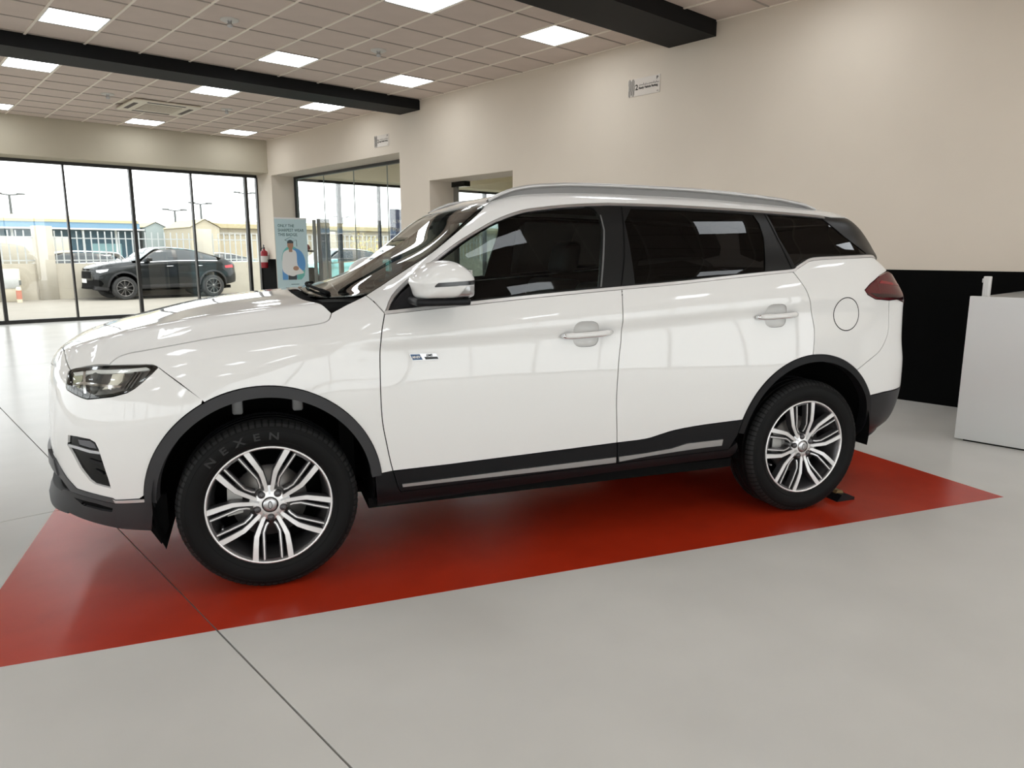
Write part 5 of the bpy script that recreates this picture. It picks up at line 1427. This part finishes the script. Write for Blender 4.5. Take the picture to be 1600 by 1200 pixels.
# shrub with sparse twigs
e = empty('shrub', (15.6, 26.2, GZ)); tag(e, 'sparse yellowing shrub growing before the boundary wall', 'shrub')
rnd = random.Random(7)
tw = MB(); lv = MB()
for k in range(46):
    a_ = rnd.uniform(0, 6.28); L = rnd.uniform(0.9, 2.3); sp = rnd.uniform(0.1, 0.75)
    p = [(0, 0, 0.1), (sp * .35 * math.cos(a_), sp * .35 * math.sin(a_), L * .5), (sp * math.cos(a_), sp * .6 * math.sin(a_), L)]
    tw.tube(p, [0.022, 0.013, 0.005], 5)
    for q in range(16):
        t = rnd.uniform(.35, 1); bx = p[2][0] * t + rnd.gauss(0, .09); by = p[2][1] * t + rnd.gauss(0, .09); bz_ = p[2][2] * t + rnd.gauss(0, .07)
        d1 = Vector((rnd.gauss(0, 1), rnd.gauss(0, 1), rnd.gauss(0, 1))).normalized() * 0.045; d2 = d1.orthogonal().normalized() * 0.022
        c = Vector((bx, by, max(bz_, .1)))
        lv.add([(c - d1)[:], (c + d2)[:], (c + d1)[:], (c - d2)[:]], [[0, 1, 2, 3]])
tw.build('branches', mat('twig', (0.30, 0.26, 0.17), 0.8), e)
tag(lv.build('leaves', mat('yellow_leaf', (0.58, 0.50, 0.10), 0.7, noise=.25, nscale=9), e), kind='stuff')

# ---------------------------------------------------------------- small things indoors
# roll-up banner
e = empty('rollup_banner', (6.74, 14.2, 0), -0.10); tag(e, 'pale blue roll-up banner showing a man in a white shirt with drawn graduation cap', 'banner')
BW = 0.33
ban_m = mat('banner_blue', (0.55, 0.70, 0.73), 0.5)
MB().box(-BW, BW, -0.003, 0.0, 0.09, 2.02).build('sheet', ban_m, e)
MB().bevbox(-BW - 0.02, BW + 0.02, -0.10, 0.10, 0.0, 0.09, 0.02, 2).build('cassette', satin_m, e)
MB().box(-BW, BW, -0.010, 0.008, 2.015, 2.045).build('top_bar', mat('bar_white', (0.8, 0.8, 0.8), 0.4), e)
MB().tube([(0, 0.02, 0.05), (0, 0.02, 2.02)], 0.012, 8).build('pole', satin_m, e)
tx = mat('banner_ink', (0.05, 0.13, 0.14), 0.6)
for i, l in enumerate(('ONLY THE', 'SHARPEST WEAR', 'THIS BADGE.')):
    text_mesh(l, 0.082, 0.0006, tx, e, 'lettering', (-BW + 0.06, -0.0045, 1.855 - i * 0.088), (math.pi / 2, 0, 0), xs=0.86, bold=0.001)
def flat(poly, y, name, m):
    return MB().prism(poly, 1, y - 0.0006, y).build(name, m, e)
def ell(cx_, cz_, a_, b_, n=28, t0=0, t1=360):
    return [(cx_ + a_ * math.cos(math.radians(t0 + (t1 - t0) * i / n)), cz_ + b_ * math.sin(math.radians(t0 + (t1 - t0) * i / n))) for i in range(n + (0 if t1 - t0 == 360 else 1))]
flat(ell(-0.02, 1.22, 0.20, 0.26), -0.0040, 'printed_blob', mat('print_teal', (0.16, 0.52, 0.50), 0.6))
flat(ell(0.07, 1.13, 0.20, 0.30), -0.0044, 'printed_blob', mat('print_blue', (0.13, 0.34, 0.66), 0.6))
flat([(-0.22, 0.80), (-0.11, 0.80), (-0.11, 1.02), (-0.22, 1.02)], -0.0046, 'printed_block', mat('print_blue', (0.13, 0.34, 0.66), 0.6))
flat([(0.08, 0.80), (0.17, 0.80), (0.24, 0.88), (0.26, 1.00), (0.08, 0.95)], -0.0046, 'printed_block', mat('print_green', (0.18, 0.52, 0.46), 0.6))
flat([(-0.105, 0.80), (0.075, 0.80), (0.07, 0.96), (-0.10, 0.96)], -0.0048, 'printed_trousers', mat('print_dark', (0.06, 0.07, 0.08), 0.6))
flat(spline([(-0.12, 0.90), (-0.21, 0.99), (-0.21, 1.22), (-0.17, 1.36), (-0.05, 1.415), (0.04, 1.40), (0.09, 1.33), (0.10, 1.10), (0.20, 0.98), (0.22, 0.93), (0.08, 0.90), (0.0, 0.87), (-0.12, 0.90)], 4)[:-1], -0.0052, 'printed_shirt', mat('print_white', (0.80, 0.79, 0.77), 0.6))
skin = mat('print_skin', (0.42, 0.24, 0.16), 0.6)
flat([(-0.065, 1.36), (0.005, 1.36), (0.005, 1.46), (-0.065, 1.46)], -0.0055, 'printed_neck', skin)
flat(ell(-0.03, 1.50, 0.062, 0.085), -0.0058, 'printed_face', skin)
flat(ell(-0.03, 1.535, 0.066, 0.068, 20, 0, 180), -0.0062, 'printed_hair', mat('print_dark', (0.06, 0.07, 0.08), 0.6))
flat(ell(0.065, 1.03, 0.06, 0.045), -0.0058, 'printed_hands', skin)
flat([(-0.14, 1.60), (-0.03, 1.555), (0.10, 1.60), (-0.02, 1.66)], -0.0060, 'printed_cap', mat('print_capfill', (0.50, 0.66, 0.70), 0.6))
for pa in ([(-0.14, 1.60), (-0.03, 1.555), (0.10, 1.60), (-0.02, 1.66), (-0.14, 1.60)], [(0.10, 1.60), (0.105, 1.47)]):
    MB().tube([(x, -0.0066, z) for x, z in pa], 0.004, 5).build('printed_cap_line', tx, e)
flat([(-0.05, 0.70), (0.12, 0.70), (0.12, 0.712), (-0.05, 0.712)], -0.0044, 'printed_footer', tx)
# fire extinguisher on the wall end
e = empty('fire_extinguisher', (7.06, 16.31, 1.0)); tag(e, 'red fire extinguisher hung on the wall end beside the window', 'extinguisher')
rd = mat('extinguisher_red', (0.30, 0.012, 0.020), 0.3)
MB().lathe([(0.001, 0.0), (0.070, 0.0), (0.078, 0.015), (0.078, 0.34), (0.070, 0.375), (0.030, 0.40), (0.026, 0.43), (0.001, 0.435)], 24, axis=2).build('cylinder', rd, e)
MB().lathe([(0.0795, 0.13), (0.0795, 0.27)], 24, axis=2).build('label_band', mat('label_cream', (0.66, 0.62, 0.58), 0.6), e)
MB().bevbox(-0.022, 0.022, -0.022, 0.022, 0.43, 0.47, 0.006, 1).build('valve', mat('valve_dark', (0.08, 0.08, 0.08), 0.4), e)
MB().tube([(0, 0.0, 0.47), (-0.02, -0.03, 0.52), (-0.03, -0.09, 0.50)], 0.010, 8).build('lever', mat('valve_dark', (0.08, 0.08, 0.08), 0.4), e)
MB().tube(spline([(0, 0.02, 0.45), (-0.02, 0.11, 0.42), (-0.03, 0.115, 0.25), (-0.02, 0.09, 0.08)], 5), 0.010, 8).build('hose', dark_m, e)
MB().box(0.070, 0.106, -0.03, 0.03, 0.18, 0.30).build('bracket', satin_m, e)
# dark display totem behind the glass screen
e = empty('display_totem', (8.12, 15.45, 0), -0.42); tag(e, 'tall dark grey display totem with a narrow glass fin behind the banner', 'display')
tot = mat('totem_grey', (0.10, 0.105, 0.105), 0.35)
MB().bevbox(-0.14, 0.14, -0.05, 0.05, 0.03, 2.10, 0.01, 1).build('column', tot, e)
MB().bevbox(-0.24, -0.16, -0.03, 0.03, 0.03, 2.08, 0.006, 1).build('fin', mat('fin_grey', (0.22, 0.23, 0.22), 0.3), e)
MB().bevbox(-0.28, 0.24, -0.18, 0.18, 0.0, 0.03, 0.006, 1).build('base', tot, e)
bk = MB().box(-0.44, -0.20, -0.02, 0.02, 1.36, 1.40).build('bracket', dark_m, e)
MB().lathe([(0.001, 0.0), (0.05, 0.01), (0.055, 0.06), (0.03, 0.12), (0.001, 0.13)], 16, center=(-0.36, 0, 1.40), axis=2).build('beacon', mat('beacon_red', (0.22, 0.01, 0.015), 0.4), bk)
# office chair
e = empty('office_chair', (8.25, 16.1, 0), 0.5); tag(e, 'black office chair beside the dark totem', 'chair')
MB().bevbox(-0.24, 0.24, -0.24, 0.24, 0.44, 0.53, 0.03, 2).build('seat', dark_m, e)
MB().bevbox(-0.22, 0.22, 0.20, 0.27, 0.56, 1.0, 0.04, 3).build('backrest', dark_m, e)
MB().tube([(0, 0, 0.08), (0, 0, 0.45)], 0.03, 10).build('column', satin_m, e)
MB().tube([(0, 0.1, 0.46), (0, 0.28, 0.5), (0, 0.26, 0.7)], 0.02, 8).build('back_support', dark_m, e)
for k in range(5):
    a_ = k * 1.2566
    lg = MB().tube([(0, 0, 0.10), (0.28 * math.cos(a_), 0.28 * math.sin(a_), 0.07)], 0.018, 6).build('leg', dark_m, e)
    MB().lathe([(0.001, -0.015), (0.028, -0.015), (0.03, 0), (0.028, 0.015), (0.001, 0.015)], 12, center=(0.28 * math.cos(a_), 0.28 * math.sin(a_), 0.030)).build('castor', dark_m, lg)
# blue standing sign in the adjoining room
e = empty('blue_sign', (10.85, 16.35, 0)); tag(e, 'blue upright sign with white lettering beside the adjoining room window', 'sign')
MB().bevbox(-0.36, 0.36, -0.02, 0.02, 0.25, 2.45, 0.006, 1).build('panel', mat('sign_blue', (0.16, 0.19, 0.32), 0.5), e)
MB().box(-0.36, -0.33, -0.02, 0.02, 0.02, 0.25).build('leg', satin_m, e); MB().box(0.33, 0.36, -0.02, 0.02, 0.02, 0.25).build('leg', satin_m, e)
MB().box(-0.38, 0.38, -0.2, 0.2, 0.0, 0.02).build('base', satin_m, e)
for i, (l, z) in enumerate((('ALWAYS', 2.10), ('FOR YOU', 1.88))):
    text_mesh(l, 0.13, 0.001, white_m, e, 'lettering', (-0.30, -0.0215, z), (math.pi / 2, 0, 0), xs=0.95)
# wheel chock behind the rear wheel
pos = CAR_O + KX * 3.02 - KY * 0.76
e = empty('wheel_chock', (pos.x, pos.y, 0.001), CARPSI); tag(e, 'black wheel chock with a yellow top wedged behind the rear tyre', 'chock')
MB().prism([(-0.06, 0.0), (0.06, 0.0), (0.06, 0.016), (0.02, 0.030), (-0.03, 0.036)], 1, -0.07, 0.05).build('wedge', sillclad_m, e)
MB().prism([(-0.035, 0.034), (0.02, 0.028), (0.012, 0.045), (-0.025, 0.05)], 1, -0.03, 0.05).build('top_block', mat('chock_yellow', (0.20, 0.13, 0.05), 0.7), e)
